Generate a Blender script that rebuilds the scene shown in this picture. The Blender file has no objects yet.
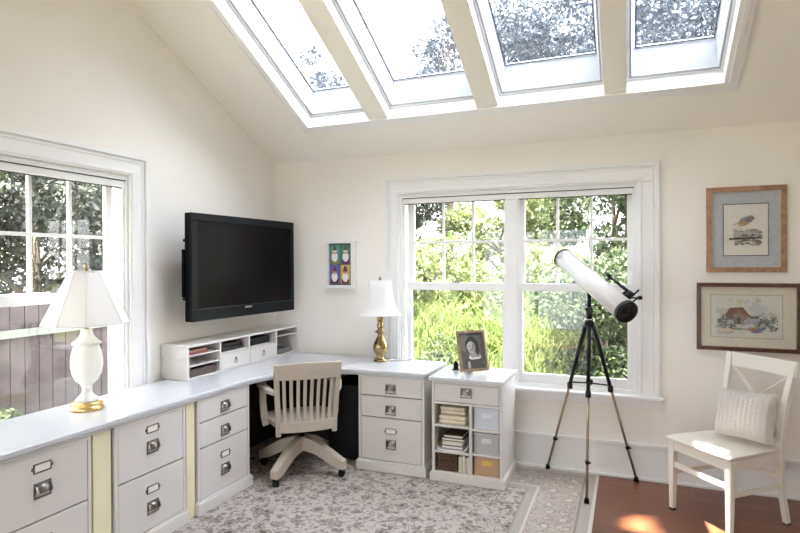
import bpy, math, random
import numpy as np
from math import sin, cos, pi, sqrt, radians
from mathutils import Vector, Matrix

sc = bpy.context.scene
COL = sc.collection
random.seed(7)

# ------------------------------------------------------------------ camera
CAM = Vector((3.0054, -4.4044, 1.5553)); YAW, PIT, ROL, FPX = .3831, -.0064, -.0043, 567.98
fw = Vector((-sin(YAW)*cos(PIT), cos(YAW)*cos(PIT), sin(PIT)))
r0 = Vector((cos(YAW), sin(YAW), 0)); u0 = r0.cross(fw)
rr = r0*cos(ROL) + u0*sin(ROL); uu = -r0*sin(ROL) + u0*cos(ROL)
cd = bpy.data.cameras.new('camera'); cam = bpy.data.objects.new('camera', cd); COL.objects.link(cam)
cd.sensor_width = 36; cd.lens = FPX*36/800; cd.clip_start = .05; cd.clip_end = 400
M = Matrix((rr, uu, -fw)).transposed().to_4x4(); M.translation = CAM
cam.matrix_world = M
sc.camera = cam

# ------------------------------------------------------------------ world, sun, exposure
sc.view_settings.view_transform = 'Standard'; sc.view_settings.look = 'None'
sc.view_settings.gamma = 1; sc.view_settings.exposure = 1.28
sc.cycles.use_denoising = True
sc.cycles.max_bounces = 14; sc.cycles.diffuse_bounces = 8; sc.cycles.transparent_max_bounces = 24
sc.cycles.glossy_bounces = 4; sc.cycles.sample_clamp_indirect = 8
SKY_STRENGTH = 2.3
w = bpy.data.worlds.new('sky'); sc.world = w; w.use_nodes = True
nt = w.node_tree; nt.nodes.clear()
o_ = nt.nodes.new('ShaderNodeOutputWorld'); bg = nt.nodes.new('ShaderNodeBackground')
tc = nt.nodes.new('ShaderNodeTexCoord'); nz = nt.nodes.new('ShaderNodeTexNoise'); cr = nt.nodes.new('ShaderNodeValToRGB')
nz.inputs['Scale'].default_value = 2.6; nz.inputs['Detail'].default_value = 4
cr.color_ramp.elements[0].position = .42; cr.color_ramp.elements[0].color = (.82, .89, 1, 1)
cr.color_ramp.elements[1].position = .56; cr.color_ramp.elements[1].color = (1, 1, 1, 1)
nt.links.new(tc.outputs['Generated'], nz.inputs['Vector']); nt.links.new(nz.outputs['Fac'], cr.inputs['Fac'])
nt.links.new(cr.outputs['Color'], bg.inputs['Color']); 
# added bright lobe in the sky, aimed to light the left wall
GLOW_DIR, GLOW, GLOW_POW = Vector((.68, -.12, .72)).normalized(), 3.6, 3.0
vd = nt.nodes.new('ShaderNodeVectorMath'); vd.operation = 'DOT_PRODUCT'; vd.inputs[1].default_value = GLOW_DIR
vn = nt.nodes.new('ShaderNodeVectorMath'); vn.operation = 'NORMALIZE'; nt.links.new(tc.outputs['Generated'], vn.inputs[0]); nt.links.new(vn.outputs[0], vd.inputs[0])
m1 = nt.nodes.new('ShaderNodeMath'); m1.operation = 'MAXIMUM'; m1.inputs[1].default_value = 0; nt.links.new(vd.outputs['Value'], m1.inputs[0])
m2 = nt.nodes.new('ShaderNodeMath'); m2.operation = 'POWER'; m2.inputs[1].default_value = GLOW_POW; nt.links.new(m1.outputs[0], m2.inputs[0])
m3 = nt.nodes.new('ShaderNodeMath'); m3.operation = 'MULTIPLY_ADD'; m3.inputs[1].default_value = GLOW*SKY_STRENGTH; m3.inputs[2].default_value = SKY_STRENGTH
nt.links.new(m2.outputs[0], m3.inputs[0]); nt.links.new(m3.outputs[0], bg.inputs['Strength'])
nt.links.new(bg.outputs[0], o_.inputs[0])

SUN_DIR = Vector((.115, .17, -1)).normalized()
sl_ = bpy.data.lights.new('sun', 'SUN'); sl_.energy = 36; sl_.angle = radians(.55); sl_.color = (1, .93, .8)
sun = bpy.data.objects.new('sun', sl_); COL.objects.link(sun)
sun.rotation_euler = SUN_DIR.to_track_quat('-Z', 'Y').to_euler()

def portal(name, loc, direction, sx, sy, up='Y'):
    l = bpy.data.lights.new(name, 'AREA'); l.shape = 'RECTANGLE'; l.size = sx; l.size_y = sy
    o = bpy.data.objects.new(name, l); COL.objects.link(o); o.location = loc
    o.rotation_euler = Vector(direction).to_track_quat('-Z', up).to_euler()
    l.cycles.is_portal = True
H, S = 2.4669, .4846
NS = sqrt(1+S*S)
portal('sky_portal_rear', (2.15, .14, 1.35), (0, -1, 0), 1.95, 1.5)
portal('sky_portal_left', (-.14, -2.56, 1.35), (1, 0, 0), 1.95, 1.5)
portal('sky_portal_near', (1.4, -6.38, 1.1), (0, 1, 0), 2.2, 2.3)
portal('sky_portal_roof', (2.1, -1.05+.13, H+S*1.05+.27), (0, -S, -1), 3.3, 1.9)

# ------------------------------------------------------------------ materials
MATS = {}
def new_mat(name):
    m = bpy.data.materials.new(name); m.use_nodes = True; MATS[name] = m
    return m, m.node_tree, m.node_tree.nodes['Principled BSDF']
def mat(name, c, rough=.5, metal=0, var=.04, scale=6, bump=0, bscale=40, coat=0, spec=None, trans=0):
    if name in MATS: return MATS[name]
    m, t, b = new_mat(name)
    b.inputs['Roughness'].default_value = rough; b.inputs['Metallic'].default_value = metal
    if coat: b.inputs['Coat Weight'].default_value = coat; b.inputs['Coat Roughness'].default_value = .15
    if spec is not None: b.inputs['Specular IOR Level'].default_value = spec
    tc = t.nodes.new('ShaderNodeTexCoord'); n = t.nodes.new('ShaderNodeTexNoise'); n.inputs['Scale'].default_value = scale
    n.inputs['Detail'].default_value = 3
    r = t.nodes.new('ShaderNodeValToRGB')
    r.color_ramp.elements[0].position = .3; r.color_ramp.elements[1].position = .7
    r.color_ramp.elements[0].color = tuple(x*(1-var) for x in c)+(1,); r.color_ramp.elements[1].color = tuple(min(1, x*(1+var)) for x in c)+(1,)
    t.links.new(tc.outputs['Object'], n.inputs['Vector']); t.links.new(n.outputs['Fac'], r.inputs['Fac'])
    t.links.new(r.outputs['Color'], b.inputs['Base Color'])
    if bump:
        n2 = t.nodes.new('ShaderNodeTexNoise'); n2.inputs['Scale'].default_value = bscale; n2.inputs['Detail'].default_value = 4
        bp = t.nodes.new('ShaderNodeBump'); bp.inputs['Strength'].default_value = bump; bp.inputs['Distance'].default_value = .01
        t.links.new(tc.outputs['Object'], n2.inputs['Vector']); t.links.new(n2.outputs['Fac'], bp.inputs['Height']); t.links.new(bp.outputs[0], b.inputs['Normal'])
    if trans:
        tr = t.nodes.new('ShaderNodeBsdfTranslucent'); mx = t.nodes.new('ShaderNodeMixShader'); mx.inputs[0].default_value = trans
        t.links.new(r.outputs['Color'], tr.inputs['Color']); t.links.new(b.outputs[0], mx.inputs[1]); t.links.new(tr.outputs[0], mx.inputs[2])
        t.links.new(mx.outputs[0], t.nodes['Material Output'].inputs['Surface'])
    return m
WALL = mat('cream_wall_paint', (.87, .845, .80), .75, var=.01, scale=1.5, bump=.04, bscale=160)
CEIL = mat('cream_ceiling_paint', (.88, .852, .805), .8, var=.01, scale=1.5, bump=.04, bscale=160)
TRIM = mat('white_trim_paint', (.84, .84, .84), .38, var=.01)
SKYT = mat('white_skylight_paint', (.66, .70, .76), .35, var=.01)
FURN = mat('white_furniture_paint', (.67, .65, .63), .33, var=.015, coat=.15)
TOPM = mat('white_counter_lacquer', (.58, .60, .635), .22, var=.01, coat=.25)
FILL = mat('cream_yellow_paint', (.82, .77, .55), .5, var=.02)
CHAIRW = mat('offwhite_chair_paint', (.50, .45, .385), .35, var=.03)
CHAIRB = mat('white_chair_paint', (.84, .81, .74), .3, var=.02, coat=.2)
PEWTER = mat('brushed_pewter', (.26, .245, .23), .32, 1, var=.15, scale=60)
PAPERW = mat('label_paper', (.82, .80, .74), .8)
BLACK = mat('black_plastic', (.006, .006, .007), .38, spec=.3)
BLACKM = mat('matt_black_plastic', (.004, .004, .004), .75, spec=.1)
BLUEBLK = mat('blue_black_gloss_bezel', (.004, .006, .009), .35, spec=.14)
SCREEN = mat('dark_glass_screen', (.004, .003, .0028), .3, var=.02, spec=.07)
BRASS = mat('aged_brass', (.33, .25, .12), .2, 1, var=.12, scale=20)
GOLD = mat('gilt_base', (.72, .52, .22), .28, 1, var=.1, scale=20)
CHROME = mat('satin_chrome', (.62, .60, .58), .25, 1)
ALAB = mat('white_alabaster', (.88, .88, .86), .25, var=.05, scale=14, trans=.25)
SHADE = mat('white_pleated_shade', (.88, .88, .885), .8, var=.02, trans=.35, bump=.1, bscale=220)
SHADE2 = mat('white_silk_shade', (.92, .92, .92), .7, var=.02, trans=.4)
SEAM = mat('shade_seam_tape', (.66, .64, .60), .8)
WHITEM = mat('white_enamel', (.80, .80, .83), .22, coat=.4, var=.005)
BRONZE = mat('bronze_leg_tube', (.34, .25, .18), .3, .9, var=.2)
WICKER = mat('dark_wicker', (.10, .055, .032), .7, var=.5, scale=60, bump=.9, bscale=120)
LINEN = mat('cream_linen', (.80, .74, .60), .9, var=.06, scale=14, bump=.3, bscale=150)
KNIT = mat('oatmeal_knit', (.66, .62, .58), .95, var=.05, bump=.5, bscale=120)
MAT_CREAM = mat('cream_mat_board', (.76, .72, .62), .8)
MAT_BLUE = mat('grey_blue_mat_board', (.52, .57, .62), .8)
FRW = mat('light_oak_frame', (.36, .21, .13), .45, var=.25, scale=30)
FRD = mat('dark_walnut_frame', (.10, .045, .028), .35, var=.3, scale=25)
FRG = mat('aged_gold_wood_frame', (.28, .20, .13), .4, .3, var=.2, scale=30)

def vcol(name, rough=.6, coat=0):
    if name in MATS: return MATS[name]
    m, t, b = new_mat(name); a = t.nodes.new('ShaderNodeVertexColor'); a.layer_name = 'Col'
    n = t.nodes.new('ShaderNodeTexNoise'); n.inputs['Scale'].default_value = 60; tcn = t.nodes.new('ShaderNodeTexCoord')
    mx = t.nodes.new('ShaderNodeMixRGB'); mx.blend_type = 'OVERLAY'; mx.inputs[0].default_value = .25
    t.links.new(tcn.outputs['Object'], n.inputs['Vector']); t.links.new(a.outputs[0], mx.inputs[1]); t.links.new(n.outputs['Fac'], mx.inputs[2])
    t.links.new(mx.outputs[0], b.inputs['Base Color']); b.inputs['Roughness'].default_value = rough
    b.inputs['Coat Weight'].default_value = coat
    return m
ART = vcol('painted_paper', .7)

def glass(name, tint=(1, 1, 1), ior=1.5, haze=0):
    m, t, b = new_mat(name); t.nodes.remove(b)
    lw = t.nodes.new('ShaderNodeLayerWeight'); lw.inputs['Blend'].default_value = .5
    pw = t.nodes.new('ShaderNodeMath'); pw.operation = 'POWER'; pw.inputs[1].default_value = 5; t.links.new(lw.outputs['Facing'], pw.inputs[0])
    fr = t.nodes.new('ShaderNodeMath'); fr.operation = 'MULTIPLY_ADD'; f0 = ((ior-1)/(ior+1))**2
    fr.inputs[1].default_value = 1-f0; fr.inputs[2].default_value = f0; t.links.new(pw.outputs[0], fr.inputs[0])
    tr = t.nodes.new('ShaderNodeBsdfTransparent'); tr.inputs['Color'].default_value = (*tint, 1)
    gl = t.nodes.new('ShaderNodeBsdfGlossy'); gl.inputs['Roughness'].default_value = .02
    mx = t.nodes.new('ShaderNodeMixShader')
    t.links.new(fr.outputs[0], mx.inputs[0]); t.links.new(tr.outputs[0], mx.inputs[1]); t.links.new(gl.outputs[0], mx.inputs[2])
    out = mx
    if haze:   # milky blue translucent layer that puts haze over the pane
        tl = t.nodes.new('ShaderNodeBsdfTranslucent'); tl.inputs['Color'].default_value = (.85, .92, 1, 1); out = t.nodes.new('ShaderNodeMixShader'); out.inputs[0].default_value = haze
        t.links.new(mx.outputs[0], out.inputs[1]); t.links.new(tl.outputs[0], out.inputs[2])
    t.links.new(out.outputs[0], t.nodes['Material Output'].inputs['Surface'])
    return m
GLASS = glass('window_glass', (.98, .98, .98)); GLASS_S = glass('skylight_glass', (.93, .94, .97), haze=.008)
GLASS_P = glass('picture_glass', (.97, .97, .97), 1.35)

# wood floor
m, t, b = new_mat('reddish_wood_boards')
tcn = t.nodes.new('ShaderNodeTexCoord'); mp = t.nodes.new('ShaderNodeMapping'); br = t.nodes.new('ShaderNodeTexBrick')
br.inputs['Scale'].default_value = 1; br.inputs['Brick Width'].default_value = 1.3; br.inputs['Row Height'].default_value = .095
br.inputs['Mortar Size'].default_value = .0022; br.inputs['Mortar Smooth'].default_value = .2; br.offset = .37
br.inputs['Color1'].default_value = (.15, .050, .022, 1); br.inputs['Color2'].default_value = (.21, .074, .033, 1); br.inputs['Mortar'].default_value = (.045, .018, .01, 1)
ng = t.nodes.new('ShaderNodeTexNoise'); ng.inputs['Scale'].default_value = 3; ng.inputs['Detail'].default_value = 6
mp2 = t.nodes.new('ShaderNodeMapping'); mp2.inputs['Scale'].default_value = (1.5, 22, 1)
mxg = t.nodes.new('ShaderNodeMixRGB'); mxg.blend_type = 'OVERLAY'; mxg.inputs[0].default_value = .35
t.links.new(tcn.outputs['Object'], br.inputs['Vector']); t.links.new(tcn.outputs['Object'], mp2.inputs[0]); t.links.new(mp2.outputs[0], ng.inputs['Vector'])
t.links.new(br.outputs['Color'], mxg.inputs[1]); t.links.new(ng.outputs['Fac'], mxg.inputs[2]); t.links.new(mxg.outputs[0], b.inputs['Base Color'])
b.inputs['Roughness'].default_value = .34; b.inputs['Coat Weight'].default_value = .2
WOODF = m

# rug: floral field with a striped border
def rug_material(x1, y1, bw):
    m, t, b = new_mat('floral_wool_rug'); L = t.links.new
    def N(k, **kw):
        n = t.nodes.new(k)
        for a, v in kw.items(): setattr(n, a, v)
        return n
    def math_(op, a, bb=None, c=None):
        n = N('ShaderNodeMath', operation=op)
        for i, v in enumerate((a, bb, c)):
            if v is None: continue
            if isinstance(v, (int, float)): n.inputs[i].default_value = v
            else: L(v, n.inputs[i])
        return n.outputs[0]
    def mixc(f, a, bb):
        n = N('ShaderNodeMixRGB'); L(f, n.inputs[0])
        for i, v in ((1, a), (2, bb)):
            if isinstance(v, tuple): n.inputs[i].default_value = (*v, 1)
            else: L(v, n.inputs[i])
        return n.outputs[0]
    tcn = N('ShaderNodeTexCoord'); sx = N('ShaderNodeSeparateXYZ'); L(tcn.outputs['Object'], sx.inputs[0])
    dn = N('ShaderNodeTexNoise'); dn.inputs['Scale'].default_value = 9; L(tcn.outputs['Object'], dn.inputs['Vector'])
    va = N('ShaderNodeVectorMath', operation='MULTIPLY_ADD'); L(dn.outputs['Color'], va.inputs[0]); va.inputs[1].default_value = (.07, .07, 0); L(tcn.outputs['Object'], va.inputs[2])
    def flowers(scale, r, rnd=.6):
        v = N('ShaderNodeTexVoronoi'); v.inputs['Scale'].default_value = scale; v.inputs['Randomness'].default_value = rnd; L(va.outputs[0], v.inputs['Vector'])
        dz = N('ShaderNodeTexNoise'); dz.inputs['Scale'].default_value = 42; L(tcn.outputs['Object'], dz.inputs['Vector'])
        d = math_('ADD', v.outputs['Distance'], math_('MULTIPLY', math_('SUBTRACT', dz.outputs['Fac'], .5), .42))
        disc = math_('LESS_THAN', d, r); core = math_('LESS_THAN', d, r*.45)
        ring = math_('SUBTRACT', disc, math_('LESS_THAN', d, r*.78))
        return disc, ring, core, v
    d1, r1, c1, v1 = flowers(8.5, .34, .75); d2, r2, c2, v2 = flowers(19, .34, .95)
    base = (0.434, 0.393, 0.371)
    nv = N('ShaderNodeTexNoise'); nv.inputs['Scale'].default_value = 17; nv.inputs['Detail'].default_value = 3; L(va.outputs[0], nv.inputs['Vector'])
    vine = math_('LESS_THAN', math_('ABSOLUTE', math_('SUBTRACT', nv.outputs['Fac'], .5)), .022)
    sep = N('ShaderNodeSeparateColor'); L(v2.outputs['Color'], sep.inputs[0])
    leafc = mixc(sep.outputs[0], (0.185, 0.161, 0.153), (0.290, 0.251, 0.238))
    fld = mixc(vine, base, (0.236, 0.209, 0.193))
    fld = mixc(d2, fld, leafc)
    sep1 = N('ShaderNodeSeparateColor'); L(v1.outputs['Color'], sep1.inputs[0])
    petal = mixc(sep1.outputs[1], (0.210, 0.177, 0.170), (0.213, 0.194, 0.185))
    fld = mixc(d1, fld, (0.324, 0.287, 0.265)); fld = mixc(r1, fld, petal); fld = mixc(c1, fld, (0.139, 0.113, 0.105))
    # border distance
    e = math_('MINIMUM', math_('SUBTRACT', x1, sx.outputs[0]), math_('SUBTRACT', y1, sx.outputs[1]))
    bor = math_('LESS_THAN', e, bw)
    bd1, br1, bc1, bv = flowers(9, .32, .3)
    bcol = mixc(bd1, (0.444, 0.397, 0.362), (0.545, 0.496, 0.468)); bcol = mixc(br1, bcol, (0.326, 0.280, 0.250)); bcol = mixc(vine, bcol, (0.334, 0.297, 0.267))
    col = mixc(bor, fld, bcol)
    def stripe(lo, hi, c, col):
        f = math_('MULTIPLY', math_('GREATER_THAN', e, lo), math_('LESS_THAN', e, hi)); return mixc(f, col, c)
    col = stripe(bw-.012, bw, (0.298, 0.268, 0.243), col); col = stripe(bw-.065, bw-.012, (0.387, 0.361, 0.328), col); col = stripe(bw-.08, bw-.065, (0.567, 0.517, 0.483), col)
    col = stripe(.085, .10, (0.306, 0.272, 0.250), col); col = stripe(.022, .085, (0.425, 0.386, 0.357), col); col = stripe(-1, .022, (0.625, 0.576, 0.544), col)
    fz = N('ShaderNodeTexNoise'); fz.inputs['Scale'].default_value = 130; L(tcn.outputs['Object'], fz.inputs['Vector'])
    ov = N('ShaderNodeMixRGB', blend_type='OVERLAY'); ov.inputs[0].default_value = .5; L(col, ov.inputs[1]); L(fz.outputs['Fac'], ov.inputs[2])
    L(ov.outputs[0], b.inputs['Base Color']); b.inputs['Roughness'].default_value = .95; b.inputs['Specular IOR Level'].default_value = .1
    bp = N('ShaderNodeBump'); bp.inputs['Strength'].default_value = .5; bp.inputs['Distance'].default_value = .004; L(fz.outputs['Fac'], bp.inputs['Height']); L(bp.outputs[0], b.inputs['Normal'])
    return m

def leafmat(name, c1, c2, c3, tr=.45):
    if name in MATS: return MATS[name]
    m, t, b = new_mat(name); g = t.nodes.new('ShaderNodeNewGeometry'); r = t.nodes.new('ShaderNodeValToRGB')
    r.color_ramp.elements[0].color = (*c1, 1); r.color_ramp.elements[1].color = (*c3, 1); e = r.color_ramp.elements.new(.5); e.color = (*c2, 1)
    tn = t.nodes.new('ShaderNodeBsdfTranslucent'); mx = t.nodes.new('ShaderNodeMixShader'); mx.inputs[0].default_value = tr
    t.links.new(g.outputs['Random Per Island'], r.inputs['Fac']); t.links.new(r.outputs[0], b.inputs['Base Color']); t.links.new(r.outputs[0], tn.inputs['Color'])
    b.inputs['Roughness'].default_value = .5
    t.links.new(b.outputs[0], mx.inputs[1]); t.links.new(tn.outputs[0], mx.inputs[2]); t.links.new(mx.outputs[0], t.nodes['Material Output'].inputs['Surface'])
    return m

# ------------------------------------------------------------------ mesh helpers
class MB:
    def __init__(s): s.v = []; s.f = []; s.mi = []; s.sm = []; s.c = []
    def add(s, vs, fs, mi=0, smooth=False, xf=None, col=None):
        n = len(s.v)
        for p in vs:
            p = Vector(p)
            s.v.append(tuple(xf @ p) if xf is not None else tuple(p))
        for f in fs: s.f.append(tuple(i+n for i in f)); s.mi.append(mi); s.sm.append(smooth); s.c.append(col)
        return s
    def box(s, x0, x1, y0, y1, z0, z1, mi=0, xf=None, col=None):
        vs = [(x, y, z) for x in (x0, x1) for y in (y0, y1) for z in (z0, z1)]
        return s.add(vs, [(0, 1, 3, 2), (4, 6, 7, 5), (0, 4, 5, 1), (2, 3, 7, 6), (0, 2, 6, 4), (1, 5, 7, 3)], mi, xf=xf, col=col)
    def prism(s, poly, a, b_, axis='z', mi=0, xf=None, smooth=False, col=None):
        n = len(poly)
        def P(u, v, w): return {'z': (u, v, w), 'x': (w, u, v), 'y': (u, w, v)}[axis]
        vs = [P(u, v, a) for u, v in poly]+[P(u, v, b_) for u, v in poly]
        fs = [tuple(range(n))[::-1], tuple(range(n, 2*n))]+[(i, (i+1) % n, n+(i+1) % n, n+i) for i in range(n)]
        return s.add(vs, fs, mi, smooth, xf, col)
    def lathe(s, prof, seg=28, mi=0, xf=None, smooth=True, cap=True):
        vs = []; fs = []
        for r, z in prof:
            for k in range(seg): a = 2*pi*k/seg; vs.append((r*cos(a), r*sin(a), z))
        for i in range(len(prof)-1):
            for k in range(seg): k2 = (k+1) % seg; fs.append((i*seg+k, i*seg+k2, (i+1)*seg+k2, (i+1)*seg+k))
        if cap: fs.append(tuple(range(seg))[::-1]); fs.append(tuple(range((len(prof)-1)*seg, len(prof)*seg)))
        return s.add(vs, fs, mi, smooth, xf)
    def tube(s, pts, rad, seg=12, mi=0, flat=None, xf=None, smooth=True):
        # swept tube; rad number or list; flat=(w,h) gives a rectangular section
        pts = [Vector(p) for p in pts]; n = len(pts)
        if not isinstance(rad, (list, tuple)): rad = [rad]*n
        vs = []; fs = []; prevn = None
        for i, p in enumerate(pts):
            d = (pts[min(i+1, n-1)]-pts[max(i-1, 0)]).normalized()
            if prevn is None:
                a = Vector((0, 0, 1)) if abs(d.z) < .9 else Vector((0, 1, 0)); nn = (a-d*a.dot(d)).normalized()
            else: nn = (prevn-d*prevn.dot(d)).normalized()
            prevn = nn; bb = d.cross(nn)
            if flat:
                w_, h_ = flat; k = rad[i]
                for (u, v) in ((1, 1), (-1, 1), (-1, -1), (1, -1)): vs.append(p+bb*u*w_*k*.5+nn*v*h_*k*.5)
            else:
                for k in range(seg): a = 2*pi*k/seg; vs.append(p+nn*cos(a)*rad[i]+bb*sin(a)*rad[i])
        q = 4 if flat else seg
        for i in range(n-1):
            for k in range(q): k2 = (k+1) % q; fs.append((i*q+k, i*q+k2, (i+1)*q+k2, (i+1)*q+k))
        fs.append(tuple(range(q))[::-1]); fs.append(tuple(range((n-1)*q, n*q)))
        return s.add(vs, fs, mi, smooth and not flat, xf)
    def build(s, name, mats, parent=None, bevel=0, seg=2, sub=0, loc=None):
        me = bpy.data.meshes.new(name); me.from_pydata(s.v, [], s.f); me.update()
        if not isinstance(mats, (list, tuple)): mats = [mats]
        for m in mats: me.materials.append(m)
        me.polygons.foreach_set('material_index', s.mi); me.polygons.foreach_set('use_smooth', s.sm)
        if any(c is not None for c in s.c):
            at = me.color_attributes.new('Col', 'BYTE_COLOR', 'CORNER')
            arr = []
            for p, c in zip(me.polygons, s.c): arr += list((*(c or (1, 1, 1)), 1))*p.loop_total
            at.data.foreach_set('color', arr)
        import bmesh
        bm = bmesh.new(); bm.from_mesh(me); bmesh.ops.recalc_face_normals(bm, faces=bm.faces); bm.to_mesh(me); bm.free()
        o = bpy.data.objects.new(name, me); COL.objects.link(o)
        if parent is not None: o.parent = parent
        if loc is not None: o.location = loc
        if sub:
            md = o.modifiers.new('sub', 'SUBSURF'); md.levels = md.render_levels = sub
        if bevel:
            md = o.modifiers.new('bevel', 'BEVEL'); md.width = bevel; md.segments = seg; md.limit_method = 'ANGLE'; md.angle_limit = radians(40)
            md.harden_normals = False
        return o
def B(*a, **k): return MB().box(*a, **k)
def tag(o, label, cat, group=None, kind=None):
    o['label'] = label; o['category'] = cat
    if group: o['group'] = group
    if kind: o['kind'] = kind
    return o
def thing(name, label, cat, loc=(0, 0, 0), rz=0, group=None):
    o = bpy.data.objects.new(name, None); COL.objects.link(o); o.location = loc; o.rotation_euler = (0, 0, rz)
    o.empty_display_size = .1
    return tag(o, label, cat, group)
def struct(o, label=None):
    o['kind'] = 'structure'
    if label: o['label'] = label
    return o
def copy_tree(o, parent=None):
    c = o.copy(); COL.objects.link(c); c.parent = parent
    for ch in list(o.children): copy_tree(ch, c)
    return c

# ------------------------------------------------------------------ room shell
XR, YN, WT = 5.2, -6.2, .16
RY = YN/2; RZ = H+S*(-RY)
struct(B(-.3, XR+.2, YN-.3, .15, -.06, 0).build('floor', WOODF))
# rear wall with its window opening (x 1.235..3.05, z .60..2.118)
WX0, WX1, WZ0, WZ1 = 1.235, 3.06, .60, 2.125
b_ = MB(); b_.box(-WT, WX0, 0, WT, 0, H); b_.box(WX1, XR+WT, 0, WT, 0, H); b_.box(WX0, WX1, 0, WT, 0, WZ0); b_.box(WX0, WX1, 0, WT, WZ1, H)
struct(b_.build('wall_back', WALL))
LY0, LY1 = -1.65, -3.475
def gable(b_, x0, x1, hole):
    top = lambda y: H-S*y if y > RY else H+S*(y-YN)
    def seg(ya, yb, z0, z1=None):
        ys = [ya]+([RY] if yb < RY < ya else [])+[yb]
        poly = [(ya, z0), (yb, z0)]+([(y, top(y)) for y in ys[::-1]] if z1 is None else [(yb, z1), (ya, z1)])
        b_.prism(poly, x0, x1, 'x')
    if hole:
        seg(0, LY0, 0); seg(LY0, LY1, 0, WZ0); seg(LY0, LY1, WZ1); seg(LY1, YN, 0)
    else: seg(0, YN, 0)
b_ = MB(); gable(b_, -WT, 0, True); struct(b_.build('wall_left', WALL))
b_ = MB(); gable(b_, XR, XR+WT, False); struct(b_.build('wall_right', WALL))
b_ = MB(); DX0, DX1, DZ = .35, 2.45, 2.2
b_.box(-WT, DX0, YN-WT, YN, 0, H); b_.box(DX1, XR+WT, YN-WT, YN, 0, H); b_.box(DX0, DX1, YN-WT, YN, DZ, H)
struct(b_.build('wall_front', WALL))
# ceiling slopes: local frame x, t (up the slope), n (outwards)
def slope_mat(front=True):
    m = Matrix.Identity(4); sy = -1 if front else 1
    m.col[0] = (1, 0, 0, 0); m.col[1] = (0, sy/NS, S/NS, 0); m.col[2] = (0, -sy*S/NS, 1/NS, 0)
    m.col[3] = (0, 0 if front else YN, H, 1); return m
SM, SR = slope_mat(), slope_mat(False)
CT = .31; TL = -RY*NS
SKX = [(.60, 1.14), (1.30, 1.995), (2.15, 2.857), (2.995, 3.55)]
T0, T1 = .41*NS, 1.80
b_ = MB()
b_.box(-WT, XR+WT, -.2, T0, 0, CT, xf=SM); b_.box(-WT, XR+WT, T1, TL, 0, CT, xf=SM)
xs = [-WT]+[v for p in SKX for v in p]+[XR+WT]
for i in range(0, len(xs), 2): b_.box(xs[i], xs[i+1], T0, T1, 0, CT, xf=SM)
b_.box(-WT, XR+WT, -.2, TL, 0, CT, xf=SR)
struct(b_.build('ceiling', CEIL))
# casing around the skylight group
sk = struct(MB().box(.54, 3.63, T0-.075, T0, -.016, .004, xf=SM).box(.54, .60, T0, T1+.07, -.016, .004, xf=SM).box(3.55, 3.63, T0, T1+.07, -.016, .004, xf=SM)
    .box(.60, 3.55, T1, T1+.07, -.016, .004, xf=SM).box(3.575, 3.60, T0, T1, -.026, -.014, xf=SM).box(.54, .56, T0-.06, T1, -.024, -.014, xf=SM).build('trim_1', TRIM))
for i, (xa, xb) in enumerate(SKX):
    ring = lambda mb, ins0, n0, ins1, n1, mi=0, bt=0: mb.add(
        [(xa+ins0, T0+ins0, n0), (xb-ins0, T0+ins0, n0), (xb-ins0, T1-ins0, n0), (xa+ins0, T1-ins0, n0),
         (xa+ins1, T0+ins1+bt, n1), (xb-ins1, T0+ins1+bt, n1), (xb-ins1, T1-ins1, n1), (xa+ins1, T1-ins1, n1)],
        [(0, 1, 5, 4), (1, 2, 6, 5), (2, 3, 7, 6), (3, 0, 4, 7)], mi, xf=SM)
    def frame(ins, wd, n0, n1, mi=0, mb=None, bt=0):
        mb = mb or MB()
        mb.box(xa+ins, xb-ins, T0+ins+bt, T0+ins+wd+bt, n0, n1, mi, SM); mb.box(xa+ins, xb-ins, T1-ins-wd, T1-ins, n0, n1, mi, SM)
        mb.box(xa+ins, xa+ins+wd, T0+ins+wd+bt, T1-ins-wd, n0, n1, mi, SM); mb.box(xb-ins-wd, xb-ins, T0+ins+wd+bt, T1-ins-wd, n0, n1, mi, SM); return mb
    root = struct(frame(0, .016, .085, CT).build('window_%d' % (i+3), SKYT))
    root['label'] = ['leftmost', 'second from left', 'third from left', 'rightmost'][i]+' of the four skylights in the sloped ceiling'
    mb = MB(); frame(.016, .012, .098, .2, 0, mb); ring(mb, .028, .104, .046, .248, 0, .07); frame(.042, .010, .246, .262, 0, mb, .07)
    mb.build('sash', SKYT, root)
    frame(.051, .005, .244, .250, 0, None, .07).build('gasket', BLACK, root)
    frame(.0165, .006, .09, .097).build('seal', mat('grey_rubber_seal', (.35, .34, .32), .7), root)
    B(xa+.045, xb-.045, T0+.115, T1-.045, .251, .257, xf=SM).build('glass_pane', GLASS_S, root)
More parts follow.
